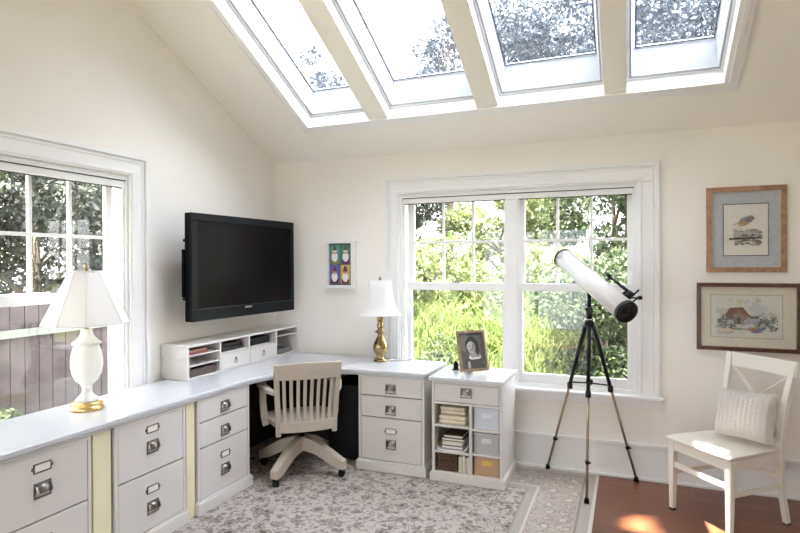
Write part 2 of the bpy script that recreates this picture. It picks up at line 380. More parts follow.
# double-hung pair window in local coords: x along wall, y<0 room side, z up
def double_window(name, xf, cx=2.163, units=((1.323, 2.085), (2.242, 2.995))):
    fr = MB()
    cw = .143; a, b2 = WX0, WX1; x0, x1 = a-.13, b2+.147
    # casing as stepped boards (left, right, head)
    for (p, q) in ((x0, a), (b2, x1)):
        fr.box(p, q, -.018, 0, WZ0-.02, WZ1, xf=xf)
    fr.box(x0, x1, -.0182, 0, WZ1, WZ1+.14, xf=xf)
    for (p, q, d) in ((x0, x0+.028, .034), (x0+.04, x0+.052, .024), (a-.03, a-.012, .026)):
        fr.box(p, q, -d, -.017, WZ0-.02, WZ1+.13-(p-x0), xf=xf)
    for (p, q, d) in ((x1-.028, x1, .034), (x1-.052, x1-.04, .024), (b2+.012, b2+.03, .026)):
        fr.box(p, q, -d, -.017, WZ0-.02, WZ1+.13-(x1-q), xf=xf)
    fr.box(x0+.0005, x1-.0005, -.0345, -.017, WZ1+.112, WZ1+.1405, xf=xf); fr.box(x0+.04, x1-.04, -.0245, -.017, WZ1+.088, WZ1+.10, xf=xf)
    fr.box(a-.03, b2+.03, -.0265, -.017, WZ1+.012, WZ1+.03, xf=xf)
    root = struct(fr.build(name, TRIM, bevel=.003))
    # jamb frame
    j = MB()
    j.box(a, a+.02, 0, WT, WZ0, WZ1, xf=xf); j.box(b2-.02, b2, 0, WT, WZ0, WZ1, xf=xf)
    j.box(a+.02, b2-.02, 0, WT, WZ1-.02, WZ1, xf=xf); j.box(a+.02, b2-.02, 0, WT, WZ0, WZ0+.03, xf=xf)
    j.box(cx-.042, cx+.042, .005, WT, WZ0+.03, WZ1-.02, xf=xf)
    for p in (a+.02, cx+.042): j.box(p, p+.012, .012, .022, WZ0+.03, WZ1-.02, xf=xf)
    for p in (b2-.032, cx-.054): j.box(p, p+.012, .012, .022, WZ0+.03, WZ1-.02, xf=xf)
    j.build('jamb', TRIM, root, bevel=.002)
    B(x0-.03, x1+.03, -.065, .0, WZ0-.02, WZ0+.003, xf=xf).build('sill', TRIM, root, bevel=.006)
    ap = MB().box(x0, x1, -.02, -.001, WZ0-.085, WZ0-.021, xf=xf); ap.build('apron', TRIM, root, bevel=.004)
    for (g0, g1) in units:
        up = MB(); y0, y1 = .065, .095
        ux0, ux1 = g0-.045, g1+.045
        ux0 = max(ux0, a+.021) if g0 < 2 else cx+.043; ux1 = cx-.043 if g0 < 2 else min(ux1, b2-.021)
        g0u = g0+.012; g1u = g1+.004 if g0 < 2 else g1-.002
        up.box(ux0, g0u, y0, y1, 1.335, WZ1-.021, xf=xf); up.box(g1u, ux1, y0, y1, 1.335, WZ1-.021, xf=xf)
        up.box(g0u, g1u, y0, y1, 2.075, WZ1-.021, xf=xf); up.box(g0u, g1u, y0, y1, 1.335, 1.392, xf=xf)
        for k in (1, 2):
            xm = g0u+(g1u-g0u)*k/3; up.box(xm-.010, xm+.010, y0+.004, y1-.003, 1.392, 2.075, xf=xf)
        up.box(g0u, g1u, y0+.0045, y1-.0035, 1.713, 1.733, xf=xf)
        up.build('upper_sash', TRIM, root, bevel=.002)
        lo = MB(); y0, y1 = .028, .06
        lo.box(ux0, g0, y0, y1, WZ0+.031, 1.392, xf=xf); lo.box(g1, ux1, y0, y1, WZ0+.031, 1.392, xf=xf)
        lo.box(g0, g1, y0, y1, WZ0+.031, .70, xf=xf); lo.box(g0, g1, y0, y1, 1.332, 1.392, xf=xf)
        lo.build('lower_sash', TRIM, root, bevel=.002)
        B(g0u-.006, g1u+.006, .078, .082, 1.386, 2.08, xf=xf).build('upper_pane', GLASS, root)
        B(g0-.006, g1+.006, .043, .047, .694, 1.338, xf=xf).build('lower_pane', GLASS, root)
        xm = (g0+g1)/2
        MB().box(xm-.03, xm+.03, .035, .055, 1.392, 1.402, xf=xf).tube([(xm-.005, .045, 1.40), (xm, .04, 1.412), (xm+.035, .035, 1.412)], .006, 8, xf=xf).build('sash_lock', PEWTER, root)
    # rolled shade: valance and hem
    MB().box(a+.022, b2-.022, -.012, .02, 2.092, WZ1-.022, xf=xf).box(a+.03, b2-.03, -.004, .012, 2.046, 2.086, xf=xf).build('roller_shade', mat('white_shade_cloth', (.82, .82, .81), .7), root, bevel=.002)
    B(a+.024, b2-.024, -.008, .018, 2.0862, 2.0918, xf=xf).build('slot_dark_strip', mat('slot_shadow_grey', (.10, .09, .10), .8), root)  # dark strip painting the shadow in the gap between valance and hem
    B(a+.024, b2-.024, .0205, .027, 2.04, WZ1-.022, xf=xf).build('shade_back', mat('slot_shadow_grey', (0, 0, 0)), root)
    return root
w1 = double_window('window_1', Matrix.Identity(4)); w1['label'] = 'white double window in the back wall behind the telescope'
LX = Matrix(((0, -1, 0, 0), (1, 0, 0, LY0-WX1), (0, 0, 1, 0), (0, 0, 0, 1)))
w2 = double_window('window_2', LX, 2.125, ((1.323, 2.045), (2.205, 2.95))); w2['label'] = 'white double window in the left wall behind the table lamp'
# added glazed door, unseen behind the camera, to let in fill daylight
dr = MB()
dr.box(DX0, DX0+.06, YN-WT, YN, 0, DZ); dr.box(DX1-.06, DX1, YN-WT, YN, 0, DZ); dr.box(DX0+.06, DX1-.06, YN-WT, YN, DZ-.06, DZ)
x = (DX0+DX1)/2; dr.box(x-.04, x+.04, YN-.11, YN-.05, 0, DZ-.06)
dr = struct(dr.build('added_door_1', TRIM)); B(DX0+.06, DX1-.06, YN-.085, YN-.08, 0, DZ-.06).build('glass_pane', GLASS, dr)

def baseboard(name, x0, x1, y0, y1, ax):
    mb = MB()
    if ax == 'b': mb.box(x0, x1, -.018, 0, 0, .235).box(x0, x1, -.03, 0, .235, .26).box(x0, x1, -.034, -.017, 0, .02)
    if ax == 'l': mb.box(0, .018, y0, y1, 0, .235).box(0, .03, y0, y1, .235, .26)
    if ax == 'r': mb.box(XR-.018, XR, y0, y1, 0, .235).box(XR-.03, XR, y0, y1, .235, .26)
    struct(mb.build(name, TRIM, bevel=.004))
baseboard('baseboard_back', 0, XR, 0, 0, 'b'); baseboard('baseboard_left', 0, 0, YN, -.04, 'l'); baseboard('baseboard_right', 0, 0, YN, -.04, 'r')

# ------------------------------------------------------------------ rug
RUGX, RUGY, RT = 2.805, -.042, .008
rug = B(.03, RUGX, -3.6, RUGY, 0.0005, RT).build('area_rug', rug_material(RUGX, RUGY, .452), bevel=.003)
tag(rug, 'large pale floral wool rug with a striped border, covering the floor beneath the desks', 'rug')
Z0 = RT+.001

# ------------------------------------------------------------------ countertop
TOPZ = .76; FX = .572; FY = -.578
cur = []
p0, p1, p2, p3 = Vector((FX, -1.22)), Vector((FX+.02, -.86)), Vector((.85, FY-.02)), Vector((1.16, FY))
for k in range(13):
    s = k/12; q = p0*(1-s)**3+p1*3*s*(1-s)**2+p2*3*s*s*(1-s)+p3*s**3; cur.append((q.x, q.y))
poly = [(.003, -.024), (.003, -2.98), (FX, -2.98)]+cur+[(1.652, FY), (1.652, -.024)]
# keep clear of window casing thickness by starting just off the walls
poly = [(max(x, .036), min(y, -.036)) for x, y in poly]
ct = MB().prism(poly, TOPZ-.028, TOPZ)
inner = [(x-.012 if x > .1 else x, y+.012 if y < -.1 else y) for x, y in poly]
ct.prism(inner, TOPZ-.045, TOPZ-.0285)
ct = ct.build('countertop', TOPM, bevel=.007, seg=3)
tag(ct, 'long white L-shaped desk top with a concave corner, running under both windows', 'desk top')

# ------------------------------------------------------------------ cabinets with cup pulls
def cup_pull(parent, x, y, z):
    mb = MB(); w_, h_ = .041, .036
    mb.box(x-w_, x+w_, y-.003, y, z-h_, z-h_+.008).box(x-w_, x-w_+.006, y-.003, y, z-h_, z+h_*.8).box(x+w_-.006, x+w_, y-.003, y, z-h_, z+h_*.8).box(x-w_, x+w_, y-.003, y, z+h_*.7, z+h_*.7+.01)
    # cup: quarter barrel
    prof = [(0, h_*.8), (-.010, h_*.74), (-.019, h_*.45), (-.023, 0), (-.024, -.010)]
    vs = []; fs = []
    for k, (dy, dz) in enumerate(prof):
        ww = w_-.006-(.004 if k == 0 else 0)
        vs += [(x-ww, y, z+dz), (x-ww*.93, y+dy, z+dz), (x+ww*.93, y+dy, z+dz), (x+ww, y, z+dz)]
    for k in range(len(prof)-1):
        a = k*4
        for j in range(3): fs.append((a+j, a+j+1, a+j+5, a+j+4))
    mb.add(vs, fs, 0, True)
    return mb.build('handle', PEWTER, parent)
def label_holder(parent, x, y, z):
    mb = MB(); w_, h_, t_ = .042, .021, .005
    mb.box(x-w_, x+w_, y-.004, y, z-h_, z-h_+t_).box(x-w_, x+w_, y-.004, y, z+h_-t_, z+h_).box(x-w_, x-w_+t_, y-.004, y, z-h_, z+h_).box(x+w_-t_, x+w_, y-.004, y, z-h_, z+h_)
    mb.box(x-w_-.009, x-w_, y-.004, y, z-.007, z+.007).box(x+w_, x+w_+.009, y-.004, y, z-.007, z+.007)
    mb.box(x-w_+t_, x+w_-t_, y-.0015, y, z-h_+t_, z+h_-t_, 1)
    return mb.build('label_holder', [PEWTER, PAPERW], parent)
def cabinet(name, label, w_, d, h, drawers, loc, rz, openings=None):
    """local: x 0..w along front, front at y=0 facing -y, back y=d. drawers: (z0,z1,[(kind,z)])"""
    t = thing(name, label, 'cabinet' if not openings else 'bookcase', loc, rz)
    st = .018
    mb = MB(); mb.box(0, st, 0, d, .0, h).box(w_-st, w_, 0, d, 0, h).box(st, w_-st, d-.012, d, .06, h).box(st, w_-st, 0, d-.012, h-.02, h).box(st, w_-st, 0, d-.012, .04, .062)
    if not openings:
        mb.box(st, w_-st, .03, .04, .062, h-.02, 1)
    mb.build('body', [FURN, BLACKM], t, bevel=.002)
    pl = MB().box(-.016, w_+.016, -.018, d, 0, .066); pl.box(-.008, w_+.008, -.009, d, .066, .078); pl.build('plinth', FURN, t, bevel=.003)
    for (z0, z1, hw) in drawers:
        dw = B(st+.003, w_-st-.003, .002, .024, z0+.002, z1-.002).build('drawer', FURN, t, bevel=.002)
        for kind, z in hw:
            (cup_pull if kind == 'p' else label_holder)(dw, w_/2, .002, z)
    return t
fileA = [(.395, .695, [('l', .632), ('p', .532)]), (.08, .392, [('l', .297), ('p', .197)])]
fileC = [(.56, .695, [('p', .615)]), (.40, .557, [('p', .458)]), (.08, .397, [('l', .302), ('p', .205)])]
RZL = radians(90)   # front faces +x
CH = TOPZ-.045-Z0-.001
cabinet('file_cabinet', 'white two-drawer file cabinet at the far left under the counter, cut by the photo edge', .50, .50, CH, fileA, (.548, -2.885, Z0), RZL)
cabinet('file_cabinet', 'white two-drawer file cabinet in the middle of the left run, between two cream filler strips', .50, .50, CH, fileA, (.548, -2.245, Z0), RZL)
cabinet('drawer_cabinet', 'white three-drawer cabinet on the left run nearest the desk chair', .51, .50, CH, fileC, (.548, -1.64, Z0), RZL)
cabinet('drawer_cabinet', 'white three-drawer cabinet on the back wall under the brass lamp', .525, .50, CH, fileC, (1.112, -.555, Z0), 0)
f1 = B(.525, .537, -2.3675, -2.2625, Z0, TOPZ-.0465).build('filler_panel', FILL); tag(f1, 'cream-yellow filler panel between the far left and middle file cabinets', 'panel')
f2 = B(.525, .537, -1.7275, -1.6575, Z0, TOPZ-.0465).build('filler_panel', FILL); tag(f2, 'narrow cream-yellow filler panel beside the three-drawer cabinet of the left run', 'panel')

# bookcase
BX0, BX1, BY, BZ = 1.70, 2.205, -.57, .72
bc = thing('bookcase', 'white low bookcase with one drawer and open cubbies, standing under the back window', 'bookcase', (BX0, BY, Z0))
bw, bd = BX1-BX0, .47; hz = BZ-Z0
mb = MB().box(0, .02, 0, bd, 0, hz).box(bw-.02, bw, 0, bd, 0, hz).box(.02, bw-.02, bd-.01, bd, 0, hz).box(.02, bw-.02, 0, bd-.01, hz-.018, hz)
mb.box(.02, bw-.02, 0, bd-.01, .0, .066).box(.02, bw-.02, 0, bd-.01, .555-Z0, .572-Z0)
dvx = .272
mb.box(dvx, dvx+.02, .0, bd-.01, .066, .555-Z0)
mb.box(.02, dvx, .0, bd-.01, .383, .398); mb.box(.02, dvx, .0, bd-.01, .20, .213)
mb.box(dvx+.02, bw-.02, 0, bd-.01, .375, .39); mb.box(dvx+.02, bw-.02, 0, bd-.01, .205, .22)
mb.build('body', FURN, bc, bevel=.002)
MB().box(-.015, bw+.015, -.015, bd, 0, .055).box(-.008, bw+.008, -.008, bd, .055, .064).build('plinth', FURN, bc, bevel=.003)
B(-.018, bw+.018, -.02, bd, hz+.0005, hz+.027).build('top', TOPM, bc, bevel=.005)
dw = B(.022, bw-.022, -.001, .02, .575-Z0, hz-.02).build('drawer', FURN, bc, bevel=.002); cup_pull(dw, bw/2, -.001, .645-Z0)
def W(x, y, z): return (BX0+x, BY+y, Z0+z)
def soft_box(name, mats, x0, x1, y0, y1, z0, z1, n=3, wob=.004):
    mb = MB(); hh = (z1-z0)/n
    for k in range(n):
        jx, jy = random.uniform(-wob, wob), random.uniform(-wob, wob)
        mb.box(x0+.005+jx, x1-.005+jx, y0+.005+jy, y1, z0+k*hh+.0008, z0+(k+1)*hh-.0008)
    return mb.build(name, mats, bevel=min(hh*.4, .012), seg=3)
X, Y, Zb = BX0, BY, Z0
o = soft_box('folded_throw', LINEN, X+.035, X+.245, Y+.03, Y+.33, Zb+.3985, Zb+.46, 2); tag(o, 'cream folded cloth, lower of the two in the top left cubby of the bookcase', 'cloth')
o = soft_box('folded_throw', LINEN, X+.04, X+.235, Y+.05, Y+.33, Zb+.4605, Zb+.515, 2); tag(o, 'cream folded cloth, upper of the two in the top left cubby of the bookcase', 'cloth')
# storage boxes in the right cubbies
def storage_box(label, z, h, body, lab, labc, lid=None):
    t = thing('storage_box', label, 'box', (X+dvx+.03, Y+.03, z))
    wd = bw-.02-dvx-.02-.02
    MB().box(0, wd, 0, .004, 0, h).box(0, wd, .30, .304, 0, h).box(0, .004, .004, .30, 0, h).box(wd-.004, wd, .004, .30, 0, h).box(.004, wd-.004, .004, .30, 0, .004).build('body', body, t, bevel=.001)
    if lid: B(-.004, wd+.004, -.004, .308, h+.0005, h+.012).build('lid', lid, t, bevel=.002)
    mb = B(wd/2-.035, wd/2+.035, -.002, 0, h*.55, h*.55+.035); mb.build('label_card', labc, t)
    return t
PB1 = mat('pale_grey_blue_card', (.62, .65, .72), .6); PB2 = mat('smoky_grey_plastic', (.45, .46, .47), .35); PB3 = mat('tan_card', (.50, .34, .20), .75)
storage_box('pale grey-blue storage box in the top right cubby of the bookcase', Zb+.3905, .135, PB1, 0, mat('white_card', (.8, .8, .82), .7), PB1)
storage_box('smoky grey storage box in the middle right cubby of the bookcase', Zb+.2205, .128, PB2, 0, mat('pale_card', (.65, .67, .7), .7), mat('clear_grey_lid', (.55, .55, .56), .4))
storage_box('tan storage box with yellow label in the bottom right cubby of the bookcase', Zb+.0668, .125, PB3, 0, mat('yellow_card', (.72, .50, .12), .7))
# white tray with books, wicker basket, magazines in the left lower cubbies
t = thing('tray', 'white curved tray of books in the middle left cubby of the bookcase', 'tray', (X+.03, Y+.0, Zb+.2138))
mb = MB(); prof = [(0, .035), (.004, .012), (.02, .002), (.12, 0), (.20, .002), (.226, .03), (.232, .055)]
for (u, v), (u2, v2) in zip(prof[:-1], prof[1:]):
    mb.prism([(u, v), (u2, v2), (u2, v2+.006), (u, v+.006)], .006, .30, 'y')
mb.build('shell', TRIM, t)
for k, (c, hh, x0, x1) in enumerate((((.10, .05, .16), .022, .03, .19), ((.66, .60, .38), .028, .035, .185), ((.07, .06, .06), .018, .028, .195), ((.12, .085, .04), .020, .04, .18))):
    z = Zb+.2138+.0095+sum((.022, .028, .018, .020)[:k])+.001*k
    nm = ['purple', 'pale yellow-green', 'black', 'brown'][k]
    o = thing('book', '%s book lying in the white tray in the bookcase' % nm, 'book', (X+.03+x0-.001, Y+.03+.008*k, z), 0, 'books in the tray'); 
    mc = mat('book_cover_'+nm, c, .5); w_ = x1-x0
    MB().box(0, w_, 0, .2, 0, .002).box(0, w_, 0, .2, hh-.002, hh).box(0, .003, 0, .2, .002, hh-.002).build('cover', mc, o)
    B(.004, w_-.003, .004, .197, .0022, hh-.0022).build('pages', PAPERW, o)
t = thing('wicker_basket', 'dark brown wicker basket in the bottom left cubby of the bookcase', 'basket', (X+.028, Y+.02, Zb+.0668))
mb = MB()
for k in range(10):
    z = k*.0115; ee = .0015*(k % 2)
    mb.box(-ee+.002, .15+ee, .0-ee+.002, .012, z, z+.010).box(.002, .012, .012, .25, z, z+.010).box(.14, .15, .012, .25, z, z+.010).box(.012, .14, .24, .25, z, z+.010)
mb.box(.008, .145, .006, .245, 0, .008)
mb.build('body', WICKER, t, bevel=.002)
MB().tube([(.004, .004, .121), (.148, .004, .121), (.148, .248, .121), (.004, .248, .121), (.004, .004, .121)], .006, 8).build('rim', WICKER, t)
for k in range(5):
    c = [(.72, .68, .55), (.6, .57, .45), (.78, .75, .66), (.55, .52, .44), (.70, .62, .48)][k]
    o = B(X+.188+k*.0155, X+.188+k*.0155+.0135, Y+.03, Y+.25, Zb+.0668, Zb+.172+.006*(k % 3)).build('magazine', mat('magazine_%d' % k, c, .6), bevel=.001)
    tag(o, 'cream magazine standing upright in the bottom left cubby, %s from the wicker basket' % ['first', 'second', 'third', 'fourth', 'fifth'][k], 'magazine', 'magazines beside the wicker basket')

# portrait in a wooden frame on the bookcase
def add_polys(mb, polys, y0, step=.00035, xf=None):
    for k, (pts, c) in enumerate(polys):
        y = y0-step*(k+1)
        mb.add([(u, y, v) for u, v in pts], [tuple(range(len(pts)))], 0, xf=xf, col=c)
def ell(cx, cz, rx, rz, n=18, rot=0, jit=0, seed=0):
    rnd = random.Random(seed); out = []
    for k in range(n):
        a = 2*pi*k/n; q = 1+rnd.uniform(-jit, jit); u, v = rx*cos(a)*q, rz*sin(a)*q
        out.append((cx+u*cos(rot)-v*sin(rot), cz+u*sin(rot)+v*cos(rot)))
    return out
def framed(name, label, cat, loc, rz, w_, h, fwid, fdep, fm, tilt=0):
    t = thing(name, label, cat, loc, rz); t.rotation_euler = (tilt, 0, rz)
    mb = MB()
    def rail(pts): mb.add(pts, [(0, 1, 2, 3), (4, 7, 6, 5), (0, 4, 5, 1), (1, 5, 6, 2), (2, 6, 7, 3), (3, 7, 4, 0)])
    f_ = fwid
    def L(a, b2, c, d):  # outer a-b, inner d-c mitred
        vs = [(a[0], -fdep*.85, a[1]), (b2[0], -fdep*.85, b2[1]), (c[0], -fdep, c[1]), (d[0], -fdep, d[1])]
        vs += [(p[0], 0, p[1]) for p in (a, b2, c, d)]; rail(vs)
    L((0, 0), (w_, 0), (w_-f_, f_), (f_, f_)); L((w_, 0), (w_, h), (w_-f_, h-f_), (w_-f_, f_)); L((w_, h), (0, h), (f_, h-f_), (w_-f_, h-f_)); L((0, h), (0, 0), (f_, f_), (f_, h-f_))
    mb.build('frame', fm, t, bevel=.002)
    return t
ang = math.atan2(.14, .20)
pf = framed('photo_frame', 'black and white portrait photograph in a wooden frame on the bookcase', 'photo frame', (1.876, -.445, .761), radians(43), .232, .300, .02, .016, FRG, radians(-15))
mb = MB(); mb.box(.018, .214, -.006, -.002, .018, .282, col=(.08, .08, .08))
g = lambda v: (v, v*.97, v*.93)
P = [([(.02, .02), (.212, .02), (.212, .292), (.02, .292)], g(.10)), (ell(.06, .22, .04, .07), g(.16)), (ell(.116, .205, .053, .060, jit=.06, seed=2), g(.02)), (ell(.150, .175, .022, .05, jit=.1, seed=3), g(.02)), (ell(.076, .180, .013, .035, jit=.1, seed=4), g(.022)),
     ([(.065, .021), (.045, .06), (.06, .10), (.095, .125), (.15, .125), (.185, .10), (.20, .021)], g(.06)), ([(.085, .12), (.10, .10), (.165, .10), (.15, .125), (.13, .16), (.10, .16)], g(.26)),
     ([(.078, .10), (.09, .125), (.105, .104), (.165, .106), (.172, .128), (.18, .10), (.16, .092), (.10, .09)], g(.62)),
     (ell(.106, .184, .036, .048, rot=.15), g(.34)), (ell(.098, .198, .026, .026), g(.42)), (ell(.128, .178, .012, .035, rot=.1), g(.22)), (ell(.096, .192, .007, .0035), g(.05)), (ell(.122, .192, .007, .0035), g(.05)),
     ([(.107, .19), (.111, .175), (.103, .174)], g(.30)), (ell(.108, .163, .010, .004), g(.12)), (ell(.075, .05, .012, .03), g(.35)),
     ([(.07, .2), (.075, .24), (.11, .255), (.15, .24), (.16, .2), (.145, .215), (.11, .232), (.085, .22)], g(.03))]
P = [([(u, min(.02+(v-.02)*.955, .281)) for u, v in pts], c) for pts, c in P]; add_polys(mb, P, -.006); mb.build('portrait_print', ART, pf)
MB().add([(.09, 0, .2), (.14, 0, .2), (.14, .004, .2), (.09, .004, .2), (.085, .09, .01), (.145, .09, .01), (.145, .094, .012), (.085, .094, .012)], [(0, 1, 2, 3), (4, 5, 6, 7), (0, 1, 5, 4), (3, 2, 6, 7), (0, 3, 7, 4), (1, 2, 6, 5)]).build('easel_back', BLACKM, pf)
o = MB().box(-.028, .028, -.02, .02, 0, .008).lathe([(.019, .008), (.021, .03), (.018, .05), (.010, .058), (.008, .068)], 16).build('black_ornament', BLACK, bevel=.002, loc=(1.795, -.28, .7475)); tag(o, 'small black ornament on the bookcase behind the portrait frame', 'ornament')

# ------------------------------------------------------------------ hutch (desktop organizer)
HX, HY0, HY1, HZ0, HZ1 = .238, -1.385, -.010, TOPZ+.001, 1.0
hu = thing('desk_hutch', 'long low white desktop organizer with cubbies and two small drawers, under the television', 'organizer', (.004, HY0, HZ0))
hd = HX-.004; hw = HY1-HY0; hh = HZ1-HZ0
mb = MB().box(0, hd, 0, hw, 0, .012).box(-.0, hd+.006, -.006, hw, hh-.016, hh).box(0, .008, 0, hw, .012, hh-.016)
divs = [0, .335, .675, 1.045, hw]
for k, y in enumerate(divs):
    y0 = max(0, y-.008) if k else 0; y1 = y0+.016 if k < 4 else hw
    if k == 4: y0 = hw-.016
    mb.box(.008, hd, y0, y1, .012, hh-.016)
for z in (.088, .158): mb.box(.008, hd, .016, divs[1]-.008, z, z+.008)
for k in (1, 2): mb.box(.008, hd, divs[k]+.008, divs[k+1]-.008, .128, .138)
mb.box(.008, hd, divs[3]+.008, hw-.016, .168, .176)
mb.build('body', FURN, hu, bevel=.002)
for k in (1, 2):
    y0, y1 = divs[k]+.010, divs[k+1]-.010
    dw = B(.02, hd+.002, y0, y1, .014, .126).build('drawer', FURN, hu, bevel=.002)
    ym = (y0+y1)/2
    MB().tube([(hd+.004+.0*a, ym+.016*sin(a*pi/8), .06+.016*cos(a*pi/8)) for a in range(17)], .0026, 8).lathe([(.007, 0), (.005, .008)], 12, xf=Matrix.Translation((hd+.002, ym, .082)) @ Matrix.Rotation(pi/2, 4, 'Y')).build('ring_pull', PEWTER, dw)
def wl(x0, x1, y0, y1, z0, z1): return B(.034+x0, .034+x1, HY0+y0, HY0+y1, HZ0+z0, HZ0+z1)
o = wl(.03, .17, .03, .24, .1665, .182).build('book', mat('red_cover', (.30, .08, .06), .5), bevel=.001); tag(o, 'dark red book lying in the top cubby at the left end of the desktop organizer', 'book')
o = wl(.03, .175, .03, .22, .1825, .196).build('book', mat('pink_cover', (.48, .27, .22), .5), bevel=.001); tag(o, 'pinkish book on top of the red book in the desktop organizer', 'book')
o = wl(.02, .185, .022, .31, .0125, .066).build('letter_box', mat('dark_brown_leather', (.075, .045, .035), .4), bevel=.003); tag(o, 'dark brown leather box in the bottom left cubby of the desktop organizer', 'box')
for k, (a, b2, m2) in enumerate(((.0, .03, (.02, .02, .022)), (.03, .055, (.05, .035, .03)))):
    o = wl(.02, .17-.01*k, .355, .64-.03*k, .1385+a+.0005*k, .1385+b2).build('album', mat('album_%d' % k, m2, .4), bevel=.002); tag(o, ['black album, lower of the stack above the left small drawer of the organizer', 'dark brown album, upper of the stack above the left small drawer of the organizer'][k], 'album')
o = wl(.02, .18, .70, .98, .1385, .195).build('disc_case', BLACK, bevel=.002); tag(o, 'black case in the cubby above the right small drawer of the organizer', 'case')
o = wl(.02, .175, 1.075, 1.30, .0125, .055).build('paper_tray', mat('slate_grey', (.16, .165, .17), .5), bevel=.004); tag(o, 'dark grey box in the right end cubby of the desktop organizer', 'box')

# ------------------------------------------------------------------ television
a_, b2_ = Vector((.222, -1.345, 0)), Vector((.300, -.190, 0)); dv = b2_-a_
tv = thing('television', 'large black flat television mounted on the left wall above the desktop organizer', 'television', (a_.x, a_.y, 1.155), math.atan2(dv.y, dv.x))
TW, TH = dv.length, .752
mb = MB().box(0, TW, .0, .045, 0, TH); mb.box(.05, TW-.05, .045, .09, .06, TH-.08); mb.build('back_shell', BLACKM, tv, bevel=.006)
mb = MB().box(0, TW, -.02, -.0005, 0, .085).box(0, TW, -.02, -.0005, TH-.055, TH).box(0, .055, -.02, -.0005, .085, TH-.055).box(TW-.05, TW, -.02, -.0005, .085, TH-.055)
mb.build('bezel', BLUEBLK, tv, bevel=.004)
B(.055, TW-.05, -.010, -.004, .085, TH-.055).build('screen', SCREEN, tv)
MB().box(TW/2-.045, TW/2-.03, -.0215, -.0195, .062, .074).box(TW/2-.026, TW/2-.008, -.0215, -.0195, .062, .074).box(TW/2-.004, TW/2+.012, -.0215, -.0195, .062, .074).box(TW/2+.016, TW/2+.032, -.0215, -.0195, .062, .074).build('badge', CHROME, tv)
B(.06, TW-.06, -.0213, -.0198, .084, .0865).build('trim_strip', mat('dark_silver', (.1, .11, .12), .3, .6), tv)
MB().box(-.012, .006, .04, .06, .17, .5).tube([(-.01, .03, .56), (-.02, .03, .56)], .01, 8).tube([(-.01, .03, .16), (-.025, .03, .16)], .01, 8).build('side_bracket', BLACKM, tv)
MB().box(TW*.38, TW*.62, .091, .10, .2, .5).box(TW*.46, TW*.54, .10, .257, .28, .42).build('wall_mount', BLACKM, tv)

# ------------------------------------------------------------------ lamps
lm = thing('table_lamp', 'white alabaster urn lamp with a gilt base and panelled white shade, by the left window', 'lamp', (.245, -2.16, TOPZ+.001), radians(-14))
MB().lathe([(.080, 0), (.083, .004), (.083, .018), (.076, .022), (.073, .026), (.078, .031), (.078, .042), (.066, .045), (.06, .045)], 40).build('base', GOLD, lm)
MB().lathe([(.058, .0455), (.058, .055), (.048, .068), (.030, .086), (.024, .105), (.026, .125), (.034, .140), (.055, .158), (.073, .195), (.080, .235), (.080, .275), (.074, .315), (.064, .345), (.061, .352), (.072, .358), (.074, .366), (.060, .376), (.044, .392), (.032, .410), (.028, .428), (.03, .436), (.012, .44)], 40).build('urn', ALAB, lm)
MB().lathe([(.012, .4405), (.012, .50), (.018, .505), (.018, .56), (.003, .565), (.003, .755)], 16).build('stem', BRASS, lm)
def cut_square(w_, c):  # octagon with narrow corner panels
    h_ = w_/2; return [(h_, -h_+c), (h_, h_-c), (h_-c, h_), (-h_+c, h_), (-h_, h_-c), (-h_, -h_+c), (-h_+c, -h_), (h_-c, -h_)]
def shade_shell(name, z0, z1, w0, w1, c0, c1, m, parent, off=.0):
    a, b3 = cut_square(w0, c0), cut_square(w1, c1); n = 8; mb = MB(); steps = 4
    rings = [[(a[i][0]*(1-s)+b3[i][0]*s, a[i][1]*(1-s)+b3[i][1]*s, z0+(z1-z0)*s) for i in range(n)] for s in [k/steps for k in range(steps+1)]]
    vs = [p for r in rings for p in r]; fs = [(k*n+i, k*n+(i+1) % n, (k+1)*n+(i+1) % n, (k+1)*n+i) for k in range(steps) for i in range(n)]
    mb.add(vs, fs); o = mb.build(name, m, parent); md = o.modifiers.new('s', 'SOLIDIFY'); md.thickness = .002; return a, b3
a8, b8 = shade_shell('lamp_shade', .47, .755, .390, .150, .10, .042, SHADE, lm)
mb = MB()
for p, q in zip(a8, b8): mb.tube([(p[0]*1.003, p[1]*1.003, .47), (q[0]*1.003, q[1]*1.003, .755)], .0022, 6)
for ring_, z in ((a8, .47), (b8, .755)): mb.tube([(p[0], p[1], z) for p in ring_+ring_[:1]], .0032, 6)
mb.build('shade_piping', SHADE, lm)
MB().tube([(-.085, 0, .752), (.085, 0, .752)], .002, 6).tube([(0, -.085, .752), (0, .085, .752)], .002, 6).lathe([(.004, .756), (.011, .762), (.009, .772), (.004, .78), (.008, .788), (.002, .80)], 14).build('finial', BRASS, lm)

lb = thing('table_lamp', 'brass baluster lamp with a small white bell shade on the back desk', 'lamp', (1.14, -.205, TOPZ+.001))
MB().lathe([(.055, 0), (.055, .012), (.050, .018), (.036, .024), (.030, .034), (.036, .042), (.030, .050), (.040, .062), (.058, .088), (.062, .115), (.056, .145), (.040, .175), (.026, .20), (.022, .225), (.046, .236), (.048, .242), (.024, .25), (.024, .27), (.030, .285), (.024, .30), (.022, .335), (.030, .345), (.018, .355), (.012, .385)], 36).build('body', BRASS, lb)
MB().lathe([(.004, .386), (.004, .655)], 10).lathe([(.011, .656), (.013, .664), (.007, .671), (.008, .678), (.003, .684)], 14).build('finial', BRASS, lb)
bell = [(.172, .378), (.150, .392), (.132, .425), (.118, .470), (.106, .530), (.096, .590), (.090, .654)]
o = MB().lathe([(r, z) for r, z in bell], 40, cap=False).build('lamp_shade', SHADE2, lb); md = o.modifiers.new('s', 'SOLIDIFY'); md.thickness = .002
